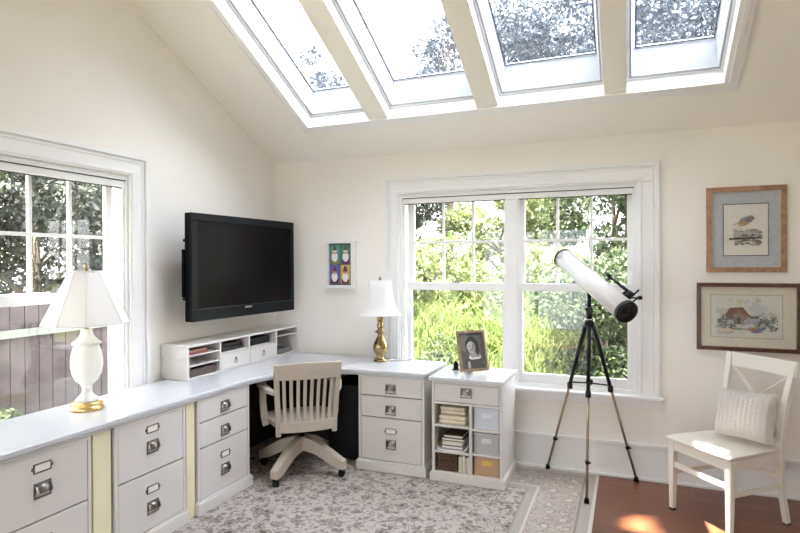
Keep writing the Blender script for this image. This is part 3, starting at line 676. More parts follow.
MB().tube([(.172*cos(a*pi/20), .172*sin(a*pi/20), .378) for a in range(41)], .003, 6).build('shade_trim', SHADE2, lb)
MB().tube([(.09*cos(a*pi/20), .09*sin(a*pi/20), .654) for a in range(41)], .003, 6).build('shade_trim', SHADE2, lb)
MB().tube([(-.09, 0, .652), (.09, 0, .652)], .002, 6).build('shade_spider', BRASS, lb)
cord = MB().tube([(1.215, -.19, TOPZ+.004), (1.28, -.15, TOPZ+.004), (1.33, -.10, TOPZ+.004), (1.36, -.055, TOPZ+.004)], .0028, 8).build('power_cord', mat('cord_brown', (.2, .15, .1), .5), None); tag(cord, 'thin brown cord trailing behind the brass lamp on the back desk', 'cord')

# ------------------------------------------------------------------ pictures
def mat_frame(mb, w_, h, ins, wd, y, c): 
    x0, x1, z0, z1 = ins, w_-ins, ins, h-ins
    for bx in ((x0, x1, z0, z0+wd), (x0, x1, z1-wd, z1), (x0, x0+wd, z0+wd, z1-wd), (x1-wd, x1, z0+wd, z1-wd)):
        mb.box(bx[0], bx[1], y-.0015, y, bx[2], bx[3], col=c)
# santa panel picture
wp = thing('wall_picture', 'small white deep-framed picture of four bearded figures beside the window', 'picture', (.545, -.002, 1.335))
w_, h = .285, .41
MB().box(0, w_, -.030, -.0, 0, .028).box(0, w_, -.030, 0, h-.018, h).box(0, .022, -.030, 0, .028, h-.018).box(w_-.045, w_, -.030, 0, .028, h-.018).build('frame', TRIM, wp, bevel=.002)
mb = MB().box(.022, w_-.045, -.010, -.004, .028, h-.018, col=(.10, .12, .12))
P = []; bgx = [(.05, .2075, (.10, .30, .26)), (.142, .2075, (.06, .22, .17)), (.05, .05, (.12, .13, .42)), (.142, .05, (.58, .44, .14))]
for k, (x0, z0, c) in enumerate(bgx):
    ww, hh_ = .083, .145
    P.append(([(x0, z0), (x0+ww, z0), (x0+ww, z0+hh_), (x0, z0+hh_)], c)); cx = x0+ww/2+(-.004, .002, -.004, .0)[k]
    body = [(.22, .22, .08), (.13, .03, .10), (.10, .02, .04), (.20, .03, .03)][k]; hat = [(.06, .10, .05), (.16, .11, .04), (.16, .05, .10), (.08, .05, .04)][k]
    P.append((ell(cx, z0+.018, .036, .03), body)); P.append((ell(cx, z0+.05, .027, .038), (.80, .78, .80))); P.append((ell(cx, z0+.084, .017, .014), (.62, .40, .32)))
    P.append((ell(cx, z0+.098, .024, .009), (.75, .70, .68) if k < 2 else (.3, .1, .1))); P.append(([(cx-.02, z0+.10), (cx+.02, z0+.10), (cx+.008, z0+.135), (cx-.006, z0+.137)], hat))
    P.append((ell(cx-.006, z0+.087, .002, .002, 8), (.02, .02, .02))); P.append((ell(cx+.006, z0+.087, .002, .002, 8), (.02, .02, .02)))
P = [([(.034+(max(.05, min(.225, u))-.05)*1.10, .044+(max(z, .05)-.05)*1.11) for u, z in pts], c) for pts, c in P]
add_polys(mb, P, -.010, .0002); mb.build('picture_panel', ART, wp)
# bird and pier print
w_, h = .466, .575
wp = framed('wall_picture', 'print of a small bird above a pier in a light oak frame', 'picture', (3.497, -.003, 1.482), 0, w_, h, .034, .024, FRW)
mb = MB().box(.03, w_-.03, -.010, -.004, .03, h-.03, col=(.52, .56, .60)); mat_frame(mb, w_, h, .034, .006, -.012, (.62, .62, .62))
X0, X1, Z1_, Z2_ = .105, .36, .115, .455
mb.box(X0-.006, X1+.006, -.0125, -.0105, Z1_-.006, Z2_+.006, col=(.16, .17, .26)); mb.box(X0, X1, -.0135, -.012, Z1_, Z2_, col=(.80, .78, .72))
rnd = random.Random(5); P = []
for k in range(22): # ink strokes of the pier piles
    x = .16+k*.0068+rnd.uniform(-.002, .002); z = .205+rnd.uniform(-.01, .02); P.append(([(x, z), (x+.0025, z), (x+.003, z+.07+rnd.uniform(-.02, .02)), (x+.0005, z+.07)], (.16, .15, .15)))
for x_ in (.175, .20, .23, .26, .29): P.append(([(x_, .235), (x_+.028, .235), (x_+.026, .278+.008*(x_ > .2)), (x_+.002, .275)], (.50, .49, .46)))
for k in range(60):
    cx, cz = rnd.uniform(.175, .32), rnd.uniform(.18, .285); P.append((ell(cx, cz, rnd.uniform(.008, .024), rnd.uniform(.003, .008), 9, 0, .3, k), rnd.choice([(.30, .29, .28), (.45, .44, .42), (.20, .19, .19), (.55, .53, .50)])))
P.append(([(.135, .218), (.32, .226), (.32, .234), (.135, .230)], (.07, .06, .06)))
for k in range(7): P.append(([(.14, .365+.003*k), (.33, .375+.002*k), (.33, .3755+.002*k), (.14, .3657+.003*k)], (.66, .62, .60)))
P += [(ell(.232, .345, .042, .026, rot=.45, jit=.08), (.30, .31, .36)), (ell(.222, .33, .032, .018, rot=.4, jit=.1), (.50, .33, .20)), (ell(.262, .362, .018, .018), (.28, .24, .24)), ([(.278, .366), (.292, .36), (.278, .358)], (.15, .12, .1)), ([(.20, .33), (.155, .31), (.16, .322), (.205, .345)], (.42, .36, .34)), (ell(.268, .365, .003, .003, 8), (.02, .02, .02)), (ell(.245, .35, .022, .010, rot=.5), (.22, .20, .22))]
add_polys(mb, P, -.0135, .00006); mb.build('artwork', ART, wp)
MB().box(.03, w_-.03, -.0195, -.0185, .03, h-.03).build('glass_pane', GLASS_P, wp)
# barn watercolour
w_, h = .605, .457
wp = framed('wall_picture', 'wide watercolour of a red barn among trees in a dark walnut frame', 'picture', (3.438, -.003, .953), 0, w_, h, .026, .026, FRD)
mb = MB().box(.022, w_-.022, -.010, -.004, .022, h-.022, col=(.74, .70, .60)); X0, X1, Z1_, Z2_ = .088, .50, .092, .375
mb.box(X0-.004, X1+.004, -.0118, -.0105, Z1_-.004, Z2_+.004, col=(.35, .36, .33)); mb.box(X0, X1, -.013, -.0117, Z1_, Z2_, col=(.70, .71, .64)); P = []
for k in range(90):
    cx, cz = 0, rnd.gauss(.21, .05); cz = min(.34, max(.11, cz))
    cx = rnd.uniform(.13, .46); c = rnd.choice([(.40, .47, .36), (.55, .58, .48), (.62, .60, .50), (.48, .52, .56), (.30, .36, .28), (.56, .46, .44), (.60, .62, .66)])
    P.append((ell(cx, cz, rnd.uniform(.008, .03), rnd.uniform(.004, .014), 10, rnd.uniform(-.5, .5), .35, k), c))
P += [(ell(.255, .335, .018, .02, jit=.35), (.58, .63, .42)), (ell(.15, .27, .035, .02, jit=.3), (.55, .60, .52)), (ell(.36, .29, .05, .03, jit=.3), (.56, .60, .64))]
P += [([(.175, .21), (.30, .21), (.30, .255), (.255, .29), (.215, .27), (.175, .25)], (.30, .19, .15)), ([(.165, .235), (.20, .29), (.275, .295), (.325, .225), (.30, .235), (.255, .28), (.215, .245)], (.27, .13, .10)), ([(.225, .18), (.285, .18), (.285, .235), (.255, .26), (.225, .235)], (.34, .26, .22)), ([(.24, .18), (.262, .18), (.262, .225), (.24, .225)], (.12, .13, .10)), ([(.29, .18), (.37, .19), (.37, .22), (.30, .232)], (.42, .44, .50)), ([(.31, .232), (.36, .235), (.365, .222), (.32, .22)], (.16, .15, .15))]
for k in range(170):
    side = rnd.random() < .5; cx = rnd.uniform(.135, .235) if side else rnd.uniform(.36, .47); cz = rnd.gauss(.188, .024)
    P.append((ell(cx, cz, rnd.uniform(.004, .012), rnd.uniform(.003, .008), 8, 0, .3, k), rnd.choice([(.10, .20, .13), (.22, .28, .22), (.55, .56, .55), (.32, .26, .24), (.17, .18, .20)])))
for x in (.385, .41, .44, .455): P.append(([(x, .19), (x+.003, .19), (x+.002, .26), (x, .26)], (.30, .28, .25)))
P += [(ell(.35, .135, .03, .010, jit=.2), (.26, .22, .36)), (ell(.38, .15, .016, .008), (.12, .14, .38)), (ell(.33, .15, .03, .012, jit=.2), (.42, .22, .18)), (ell(.25, .15, .04, .008, jit=.3), (.30, .36, .22)), (ell(.17, .14, .05, .012, jit=.2), (.66, .56, .48))]
add_polys(mb, P, -.013, .00003); mb.build('artwork', ART, wp)
MB().box(.022, w_-.022, -.0215, -.0205, .022, h-.022).build('glass_pane', GLASS_P, wp)

# ------------------------------------------------------------------ black box under the desk
cb = thing('black_cabinet', 'black box-shaped cabinet standing in the knee space under the back desk', 'cabinet', (.79, -.44, Z0))
MB().box(0, .30, .0, .38, .012, .60).build('case', BLACKM, cb, bevel=.006)
MB().box(.008, .292, -.012, -.0005, .018, .592).build('front_panel', BLACK, cb, bevel=.004)
for fx, fy in ((.01, .02), (.25, .02), (.01, .32), (.25, .32)): B(fx, fx+.04, fy, fy+.04, 0, .0115).build('foot', BLACKM, cb)
kp = B(.06, 1.09, -.05, -.038, Z0, TOPZ-.05).build('dark_knee_panel', mat('dark_brown_panel', (.045, .03, .025), .6)); tag(kp, 'dark brown panel at the back of the knee space under the corner desk', 'panel')

kp = B(.038, .05, -1.12, -.06, Z0, TOPZ-.05).build('dark_knee_panel', MATS['dark_brown_panel']); tag(kp, 'added dark brown panel darkening the knee space by the left wall', 'panel')  # dark sheet added so the knee space looks dark here

# ------------------------------------------------------------------ desk chair (faces the corner)
th = radians(222)
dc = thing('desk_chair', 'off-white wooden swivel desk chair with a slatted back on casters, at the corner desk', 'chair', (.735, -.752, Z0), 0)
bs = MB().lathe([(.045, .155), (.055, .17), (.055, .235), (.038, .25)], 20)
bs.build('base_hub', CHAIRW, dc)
MB().lathe([(.022, .2505), (.022, .335), (.05, .34), (.05, .352)], 18).box(-.09, .09, -.10, .10, .353, .3695).build('column', BLACK, dc)
def caster(a, parent):
    x, y = .335*cos(a), .335*sin(a)
    mb = MB(); R_ = Matrix.Translation((x, y, .026)) @ Matrix.Rotation(a+.4, 4, 'Z')
    for s in (-1, 1): mb.lathe([(.012, -.009), (.024, -.008), (.026, 0), (.024, .008), (.012, .009)], 18, xf=R_ @ Matrix.Translation((0, s*.013, 0)) @ Matrix.Rotation(pi/2, 4, 'X'))
    mb.box(-.018, .018, -.0035, .0035, .0, .035, xf=R_); mb.tube([(x, y, .045), (x, y, .078)], .007, 8)
    return mb.build('caster', BLACK, parent)
for a in (0, pi/2, pi, 3*pi/2):
    mb = MB(); c, s = cos(a), sin(a)
    prof = [(.0, .258, .155), (.06, .255, .155), (.12, .240, .145), (.19, .21, .115), (.26, .172, .080), (.32, .138, .058), (.362, .115, .056)]
    vs = []; fs = []
    for (r, zt, zb) in prof:
        hwid = .034-.004*r/.35
        for (o1, z) in ((-hwid, zb), (hwid, zb), (hwid, zt), (-hwid, zt)): vs.append((r*c-o1*s, r*s+o1*c, z))
    for k in range(len(prof)-1):
        for j in range(4): fs.append((k*4+j, k*4+(j+1) % 4, (k+1)*4+(j+1) % 4, (k+1)*4+j))
    fs += [(3, 2, 1, 0), tuple(range(len(vs)-4, len(vs)))]
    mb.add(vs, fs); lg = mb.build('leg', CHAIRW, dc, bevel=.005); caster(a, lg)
RT_ = Matrix.Rotation(th, 4, 'Z')
# upper part local: -y front, then rotated
def curve_bar(mb, xw, y, z0, z1, bow, tk, n=12, dy=0, topbow=0):
    """bar bowed in plan: centre pushed back (+y)"""
    vs = []; fs = []
    for k in range(n+1):
        u = -1+2*k/n; x = u*xw; yy = y+bow*(1-u*u)
        tz = topbow*(1-u*u)
        for (z, d) in ((z0, 0), (z1+tz, dy)):
            vs += [(x, yy-tk/2+d, z), (x, yy+tk/2+d, z)]
    for k in range(n):
        a = 4*k; b3 = a+4
        fs += [(a, a+1, b3+1, b3), (a+2, b3+2, b3+3, a+3), (a, b3, b3+2, a+2), (a+1, a+3, b3+3, b3+1)]
    fs += [(0, 2, 3, 1), (4*n, 4*n+1, 4*n+3, 4*n+2)]
    mb.add(vs, fs, 0, False, RT_)
# seat: saddled slab
mb = MB(); n = 14; outl = []
def seat_pt(u, v): # u,v in -1..1 -> superellipse mapped
    w2 = .235+(.0 if v > 0 else .012); return (u*w2*(1-.10*max(0, v)**2), v*.225)
grid_t = []; grid_b = []
for j in range(n+1):
    for i in range(n+1):
        u, v = -1+2*i/n, -1+2*j/n; x, y = seat_pt(u*sqrt(1-.22*v*v), v*sqrt(1-.22*u*u))
        dish = -.014*(math.exp(-((u-.45)**2+(v-.2)**2)*4)+math.exp(-((u+.45)**2+(v-.2)**2)*4))+.004*(1-abs(v))*(abs(u) < .1)
        grid_t.append((x, y, .418+dish)); grid_b.append((x*.97, y*.97, .372))
vs = grid_t+grid_b; N_ = (n+1)**2; fs = []
for j in range(n):
    for i in range(n):
        a = j*(n+1)+i; fs.append((a, a+1, a+n+2, a+n+1)); fs.append((N_+a, N_+a+n+1, N_+a+n+2, N_+a+1))
bd = [i for i in range(n+1)]+[j*(n+1)+n for j in range(1, n+1)]+[n*(n+1)+i for i in range(n-1, -1, -1)]+[j*(n+1) for j in range(n-1, 0, -1)]
for k in range(len(bd)): a, b3 = bd[k], bd[(k+1) % len(bd)]; fs.append((a, b3, N_+b3, N_+a))
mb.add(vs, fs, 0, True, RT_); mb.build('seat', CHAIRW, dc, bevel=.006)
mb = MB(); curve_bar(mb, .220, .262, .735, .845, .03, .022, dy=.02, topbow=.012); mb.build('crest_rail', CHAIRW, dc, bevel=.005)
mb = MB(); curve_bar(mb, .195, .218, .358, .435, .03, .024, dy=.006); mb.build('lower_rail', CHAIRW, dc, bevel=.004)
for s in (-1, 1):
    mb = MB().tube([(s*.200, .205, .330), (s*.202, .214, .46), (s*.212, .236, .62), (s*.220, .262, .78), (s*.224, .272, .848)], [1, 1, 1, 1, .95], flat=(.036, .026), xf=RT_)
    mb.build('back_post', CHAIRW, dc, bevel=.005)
for k in range(8):
    u = -1+2*(k+.5)/8*1.0; u *= .93
    mb = MB().tube([(u*.190, .221+.03*(1-u*u), .425), (u*.200, .232+.03*(1-u*u), .58), (u*.210, .266+.03*(1-u*u)-.002, .745)], 1, flat=(.023, .011), xf=RT_)
    mb.build('back_slat', CHAIRW, dc, bevel=.002)
for s in (-1, 1):
    # arm: curved rest, carried by a front support
    mb = MB(); pts = [(s*.222, .225, .635), (s*.252, .13, .640), (s*.280, .0, .645), (s*.282, -.10, .647), (s*.262, -.155, .645)]
    mb.tube(pts, [.8, .95, 1.15, 1.4, 1.1], flat=(.050, .030), xf=RT_); arm = mb.build('arm', CHAIRW, dc, bevel=.008, seg=3)
    MB().tube([(s*.276, -.07, .630), (s*.276, -.065, .52), (s*.266, -.05, .41), (s*.252, -.05, .350)], [1, .95, 1, 1], flat=(.052, .030), xf=RT_).build('arm_post', CHAIRW, arm, bevel=.005)

# ------------------------------------------------------------------ white x-back chair
xc = thing('dining_chair', 'white wooden chair with a crossed back by the right-hand pictures', 'chair', (3.54, -.485, .001), radians(-49))
SW = .225; SD = .21
def leg(parent, p0, p1, w0, w1_, bend=None):
    pts = [Vector(p0), Vector(p1)]
    if bend: pts = [Vector(p0)]+[Vector(q) for q in bend]+[Vector(p1)]
    n_ = len(pts); rs = [w0+(w1_-w0)*k/(n_-1) for k in range(n_)]
    return MB().tube(pts, rs, flat=(1, 1)).build('leg', CHAIRB, parent, bevel=.004)
for s in (-1, 1):
    l_ = leg(xc, (s*.205, -.195, .008), (s*.205, -.190, .435), .030, .044)
    B(s*.205-.014, s*.205+.014, -.209, -.181, 0, .0075).build('foot_glide', BLACKM, l_)
    l_ = leg(xc, (s*.185, .275, .008), (s*.215, .305, .955), .032, .036, [(s*.188, .235, .18), (s*.190, .215, .38), (s*.192, .215, .50), (s*.200, .245, .72)])
    B(s*.185-.014, s*.185+.014, .261, .289, 0, .0075).build('foot_glide', BLACKM, l_)
mb = MB(); n = 12; gt = []; gb = []
for j in range(n+1):
    for i in range(n+1):
        u, v = -1+2*i/n, -1+2*j/n
        x = u*(.238-.030*(v+1)/2)*sqrt(1-.04*v*v); y = v*.225*sqrt(1-.05*u*u)-.005
        gt.append((x, y, .462-.010*(1-u*u)*(1-v*v)-(.006 if j == 0 else 0))); gb.append((x*.98, y*.98, .436))
fs = []; N_ = (n+1)**2
for j in range(n):
    for i in range(n): a = j*(n+1)+i; fs += [(a, a+1, a+n+2, a+n+1), (N_+a, N_+a+n+1, N_+a+n+2, N_+a+1)]
bd = [i for i in range(n+1)]+[j*(n+1)+n for j in range(1, n+1)]+[n*(n+1)+i for i in range(n-1, -1, -1)]+[j*(n+1) for j in range(n-1, 0, -1)]
for k in range(len(bd)): a, b3 = bd[k], bd[(k+1) % len(bd)]; fs.append((a, b3, N_+b3, N_+a))
mb.add(gt+gb, fs, 0, True); mb.build('seat', CHAIRB, xc, bevel=.006, seg=3)
MB().box(-.185, .185, -.205, -.185, .375, .435).build('apron', CHAIRB, xc, bevel=.002)
for s in (-1, 1): MB().tube([(s*.205, -.17, .405), (s*.192, .20, .405)], 1, flat=(.018, .06)).build('apron', CHAIRB, xc, bevel=.002)
MB().tube([(-.19, -.193, .285), (.19, -.193, .285)], 1, flat=(.018, .034)).build('stretcher', CHAIRB, xc, bevel=.004)
for s in (-1, 1): MB().tube([(s*.205, -.178, .235), (s*.189, .22, .235)], 1, flat=(.016, .028)).build('stretcher', CHAIRB, xc, bevel=.004)
MB().tube([(-.19, .225, .285), (.19, .225, .285)], 1, flat=(.016, .028)).build('stretcher', CHAIRB, xc, bevel=.004)
RT_ = Matrix.Identity(4)
mb = MB(); curve_bar(mb, .238, .290, .872, .962, .018, .024, dy=.012); mb.build('crest_rail', CHAIRB, xc, bevel=.005)
MB().tube([(-.185, .222, .53), (.185, .222, .53)], 1, flat=(.016, .034)).build('lower_rail', CHAIRB, xc, bevel=.003)
for s in (-1, 1):
    MB().tube([(s*.178, .226+.004*s, .545), (0, .262+.004*s, .715), (-s*.195, .296+.004*s, .88)], 1, flat=(.020, .008)).build('cross_slat', CHAIRB, xc, bevel=.001)
# knitted cushion
cu = MB(); n = 22; vs = []
def cush(u, v, sgn):
    e = (1-u**4)*(1-v**4); th_ = .066*max(0, e)**.5
    rib = .0045*sin(u*38)*(e > .02)+.0025*sin(v*46+2*sin(u*38))*(e > .05)
    ex = 1-.07*(1-v*v)**1*0; pinch = 1-.06*(1-abs(u)**3) if abs(v) > .9 else 1
    return (u*.178*(1-.06*(1-abs(v))**1.0*abs(u)), sgn*(th_+rib), v*.148*(1-.06*(1-abs(u))*abs(v)))
n = 36
for sgn in (-1, 1):
    for j in range(n+1):
        for i in range(n+1): vs.append(cush(-1+2*i/n, -1+2*j/n, sgn))
N_ = (n+1)**2; fs = []
for j in range(n):
    for i in range(n): a = j*(n+1)+i; fs += [(a, a+1, a+n+2, a+n+1), (N_+a, N_+a+n+1, N_+a+n+2, N_+a+1)]
cu.add(vs, fs, 0, True)
cu = cu.build('cushion', KNIT)
cu.matrix_world = Matrix.Translation((3.54, -.485, 0)) @ Matrix.Rotation(radians(-49), 4, 'Z') @ Matrix.Translation((.035, .13, .622)) @ Matrix.Rotation(radians(6), 4, 'Z') @ Matrix.Rotation(radians(-17), 4, 'X') @ Matrix.Rotation(radians(-4), 4, 'Y')
tag(cu, 'pale oatmeal knitted cushion leaning on the back of the white crossed-back chair', 'cushion')

# ------------------------------------------------------------------ telescope and tripod
tp = thing('tripod', 'black tripod with bronze lower legs carrying the telescope, in front of the back window', 'tripod', (0, 0, 0))
apex = Vector((2.748, -.228, 1.10)); feet = [Vector((2.439, -.052, RT+.012)), Vector((2.752, -.59, RT+.012)), Vector((3.05, -.062, .012))]
MB().lathe([(.030, 0), (.036, .008), (.036, .035), (.028, .045), (.02, .05)], 18, xf=Matrix.Translation(apex)).build('head', BLACK, tp)
MB().lathe([(.037, 0), (.037, .008)], 18, xf=Matrix.Translation(apex+Vector((0, 0, .051)))).build('collar', CHROME, tp)
MB().lathe([(.022, 0), (.022, .05), (.028, .055), (.028, .075), (.016, .085), (.014, .15)], 16, xf=Matrix.Translation(apex+Vector((0, 0, .0595)))).box(-.012, .012, -.06, .012, .10, .14, xf=Matrix.Translation(apex)).build('mount', BLACK, tp)
for f_ in feet:
    d = (f_-apex); dh = Vector((d.x, d.y, 0)).normalized(); top = apex+dh*.030+Vector((0, 0, .01)); mid = top.lerp(f_, .40); low = top.lerp(f_, .80)
    lg = MB().tube([top, mid], [.016, .013], 10).build('leg', BLACK, tp)
    MB().lathe([(.017, 0), (.019, .01), (.019, .035), (.015, .045)], 14, xf=Matrix.Translation(mid-Vector((0, 0, .03)))).build('leg_clamp', BLACK, lg)
    MB().tube([mid, f_+Vector((0, 0, .01))], [.0095, .0085], 10).build('lower_leg', BRONZE, lg)
    MB().lathe([(.013, 0), (.014, .018), (.012, .024)], 12, xf=Matrix.Translation(low)).tube([low+Vector((0, 0, .012)), low+Vector((.022, -.008, .012))], .006, 8).build('knob', BLACK, lg)
    MB().lathe([(.016, -.011), (.017, 0), (.012, .022)], 12, xf=Matrix.Translation(f_)).build('foot', BLACKM, lg)
cen = apex.copy(); cen.z = .73
mids = []
for f_ in feet:
    d = (f_-apex); dh = Vector((d.x, d.y, 0)).normalized(); top = apex+dh*.030+Vector((0, 0, .01)); mids.append(top.lerp(f_, .385))
MB().tube([mids[0], cen+Vector((0, 0, -.02)), mids[1]], .006, 8).tube([mids[1], cen+Vector((0, 0, -.02)), mids[2]], .006, 8).lathe([(.02, -.03), (.024, -.02), (.024, 0), (.02, .005)], 14, xf=Matrix.Translation(cen)).build('spreader', BLACK, tp)

p0, p1 = Vector((2.558, -.11, 1.588)), Vector((2.999, -.686, 1.243)); ax = (p1-p0).normalized(); LEN = (p1-p0).length
ts = thing('telescope', 'white reflector telescope tube with black ends, on the tripod by the window', 'telescope', p0)
q = ax.to_track_quat('Z', 'Y').to_matrix().to_4x4()
R0 = .069
MB().lathe([(R0, .02), (R0, LEN-.035)], 48, xf=q).build('tube', WHITEM, ts)
MB().lathe([(R0-.012, .03), (R0-.006, 0), (R0+.002, 0), (R0+.003, .004), (R0+.003, .019), (R0-.001, .02)], 48, xf=q).build('front_ring', BLACK, ts)
MB().lathe([(R0-.001, LEN-.035), (R0+.004, LEN-.034), (R0+.004, LEN-.006), (R0, LEN), (R0-.008, LEN), (R0-.010, LEN-.012), (.02, LEN-.014), (.018, LEN-.008), (.001, LEN-.008)], 48, xf=q).build('end_cap', BLACK, ts)
# finder and focuser on the upper right side
up = Vector((0, 0, 1)); up = (up-ax*up.dot(ax)).normalized(); side = ax.cross(up)
if side.x < 0: side = -side
off = (up*.75+side*.66).normalized()
def TP(t_, r_): return ax*t_+off*r_
MB().tube([TP(.43, R0+.035), TP(.47, R0+.035)], .014, 14).tube([TP(.47, R0+.035), TP(.68, R0+.035)], .010, 14).tube([TP(.68, R0+.035), TP(.72, R0+.035)], .014, 14).build('finder_scope', BLACK, ts)
for q_ in (.475, .66): MB().tube([TP(q_, R0-.003), TP(q_, R0+.03)], .009, 10).build('finder_bracket', BLACK, ts)
MB().tube([TP(.70, R0-.004), TP(.70, R0+.022)], .022, 16).build('focuser', BLACK, ts)
MB().tube([TP(.735, R0+.02)-side*.02, TP(.735, R0+.02)+side*.05], .005, 8).tube([TP(.735, R0+.02)+side*.045, TP(.735, R0+.02)+side*.062], .013, 14).tube([TP(.72, R0+.03), TP(.72, R0+.085)], .006, 8).tube([TP(.76, R0+.0), TP(.765, R0+.055)], .005, 8).build('adjusting_knobs', BLACK, ts)
mt = apex-p0
tpt = mt.dot(ax)
MB().tube([mt+Vector((0, 0, .15)), mt+Vector((0, -.0, .20)), ax*tpt-up*(R0-.004)], [.012, .014, .016], 12).tube([ax*(tpt-.08)-up*(R0+.004), ax*(tpt+.08)-up*(R0+.004)], .011, 10).build('cradle', BLACK, ts)

# ------------------------------------------------------------------ outside
def ter(x, y):  # ground height
    a = max(0, min(1, (y-.4)/4)); return -.55+1.35*a*a*(3-2*a)*(1 if x > -2 else max(0, 1+(x+2)/3))
mb = MB(); gx = [-24+k*1.0 for k in range(52)]; gy = [-14+k*1.0 for k in range(46)]
vs = [(x, y, ter(x, y)) for y in gy for x in gx]; nx = len(gx)
mb.add(vs, [(j*nx+i, j*nx+i+1, (j+1)*nx+i+1, (j+1)*nx+i) for j in range(len(gy)-1) for i in range(nx-1)], 0, True)
gr = mb.build('garden_ground', mat('garden_soil', (.07, .08, .035), .95, var=.4, scale=3)); struct(gr)
def rot_batch(rng, n):
    q = rng.normal(size=(n, 4)); q /= np.linalg.norm(q, axis=1)[:, None]; w_, x, y, z = q.T
    return np.stack([np.stack([1-2*(y*y+z*z), 2*(x*y-z*w_), 2*(x*z+y*w_)], 1), np.stack([2*(x*y+z*w_), 1-2*(x*x+z*z), 2*(y*z-x*w_)], 1), np.stack([2*(x*z-y*w_), 2*(y*z+x*w_), 1-2*(x*x+y*y)], 1)], 1)
def leaves(name, pts, size, m, parent, seed=0, slim=.45):
    rng = np.random.default_rng(seed); n = len(pts); R_ = rot_batch(rng, n)
    s = size*rng.uniform(.6, 1.3, n)
    base = np.array([[0, -1, 0], [slim, 0, .08], [0, 1, 0], [-slim, 0, .08]], float)
    V = np.einsum('nij,kj->nki', R_, base)*s[:, None, None]*.5+pts[:, None, :]
    V = V.reshape(-1, 3); me = bpy.data.meshes.new(name)
    me.vertices.add(len(V)); me.vertices.foreach_set('co', V.ravel()); me.loops.add(4*n); me.loops.foreach_set('vertex_index', np.arange(4*n))
    me.polygons.add(n); me.polygons.foreach_set('loop_start', np.arange(n)*4)
    me.materials.append(m); me.update(calc_edges=True)
    o = bpy.data.objects.new(name, me); COL.objects.link(o); o.parent = parent; return o
def blob_pts(rng, blobs, n):
    w_ = np.array([b[3]**2 for b in blobs]); k = rng.choice(len(blobs), n, p=w_/w_.sum()); B_ = np.array(blobs)
    d = rng.normal(size=(n, 3)); d /= np.linalg.norm(d, axis=1)[:, None]; r = B_[k, 3]*rng.uniform(.45, 1.05, n)**.6
    return B_[k, :3]+d*r[:, None]*np.array([1, 1, .8])
def crown(rng, c, rx, rz, nb, rb):
    out = []
    for _ in range(nb):
        d = rng.normal(size=3); d /= np.linalg.norm(d); q = rng.uniform(.3, 1)**.5; out.append((c[0]+d[0]*rx*q, c[1]+d[1]*rx*q, c[2]+d[2]*rz*q, rb*rng.uniform(.6, 1.2)))
    return out
LG = leafmat('bright_leaves', (0.065, 0.104, 0.030), (0.139, 0.174, 0.065), (0.273, 0.288, 0.158)); LM = leafmat('mid_green_leaves', (0.018, 0.034, 0.015), (0.040, 0.065, 0.027), (0.119, 0.139, 0.070)); LD = leafmat('dark_evergreen_leaves', (0.006, 0.014, 0.008), (0.015, 0.027, 0.015), (0.045, 0.059, 0.034), .25)
LB = leafmat('bluish_conifer_leaves', (.020, .028, .045), (.045, .058, .085), (.12, .145, .165), .12)
BARK = mat('grey_bark', (.10, .08, .06), .9, var=.4, scale=8, bump=.8, bscale=18)
def tree(name, label, x, y, h, rx, zc, rz, nb, rb, n, size, m, seed, group=None, extra=None):
    rng = np.random.default_rng(seed); z = ter(x, y); t = thing(name, label, 'tree' if 'shrub' not in name else 'shrub', (x, y, z), 0, group)
    bl = crown(rng, (0, 0, zc-z), rx, rz, nb, rb)
    mb = MB().tube([(0, 0, -.1), (.05, .03, (zc-z)*.5), (0, 0, max(.3, zc-z+rz*.5))], [.035*h**.5+.02, .03*h**.5, .02], 8)
    for k in range(min(8, nb)): b0 = bl[k]; mb.tube([(0, 0, b0[2]*.6), (b0[0]*.6, b0[1]*.6, b0[2]*.85), (b0[0], b0[1], b0[2])], [.03, .02, .008], 6)
    mb.build('trunk', BARK, t)
    leaves('foliage', blob_pts(rng, bl, n), size, m, t, seed)
    return t
# shrubs and trees behind the back window
G = 'bushes and trees beyond the back window'
tree('leafy_shrub', 'bright green bush seen low in the left pane pair of the back window', .1, 4.2, 2, 1.1, 1.15, .7, 26, .42, 11000, .10, LG, 11, G)
tree('leafy_shrub', 'bright yellow-green bush low in the centre of the back window behind the tripod', 1.9, 4.0, 2, 1.0, .95, .6, 26, .40, 11000, .10, LG, 12, G)
tree('leafy_shrub', 'mid green bush low at the right of the back window behind the telescope', 3.2, 3.2, 2, .8, .9, .75, 24, .36, 9000, .09, LM, 13, G)
tree('garden_tree', 'dark green tree filling the upper right panes of the back window', 2.75, 6.0, 4, 1.25, 2.2, 1.2, 34, .42, 15000, .11, LM, 14, G)
tree('garden_tree', 'loose pale green tree in the upper middle panes of the back window', .55, 7.2, 4, 1.2, 2.3, 1.1, 22, .38, 7500, .12, LG, 15, G)
tree('garden_tree', 'dark tree at the upper left corner of the back window', -1.2, 6.2, 4, .65, 2.9, 1.0, 16, .40, 7000, .10, LD, 16, G)
tree('garden_tree', 'mid green tree low behind the bright bushes of the back window', -.9, 6.4, 3, 1.2, 1.3, .8, 20, .42, 8000, .11, LM, 17, G)
tree('leafy_shrub', 'dark green shrub outside the right lower pane of the back window behind the tripod', 2.72, 2.3, 1.6, .62, .75, .75, 26, .30, 12000, .07, LM, 18, G)
tree('leafy_shrub', 'small-leaved bush in the left lower pane of the back window', .7, 2.6, 1.2, .55, .25, .35, 16, .24, 5000, .07, LM, 19, G)
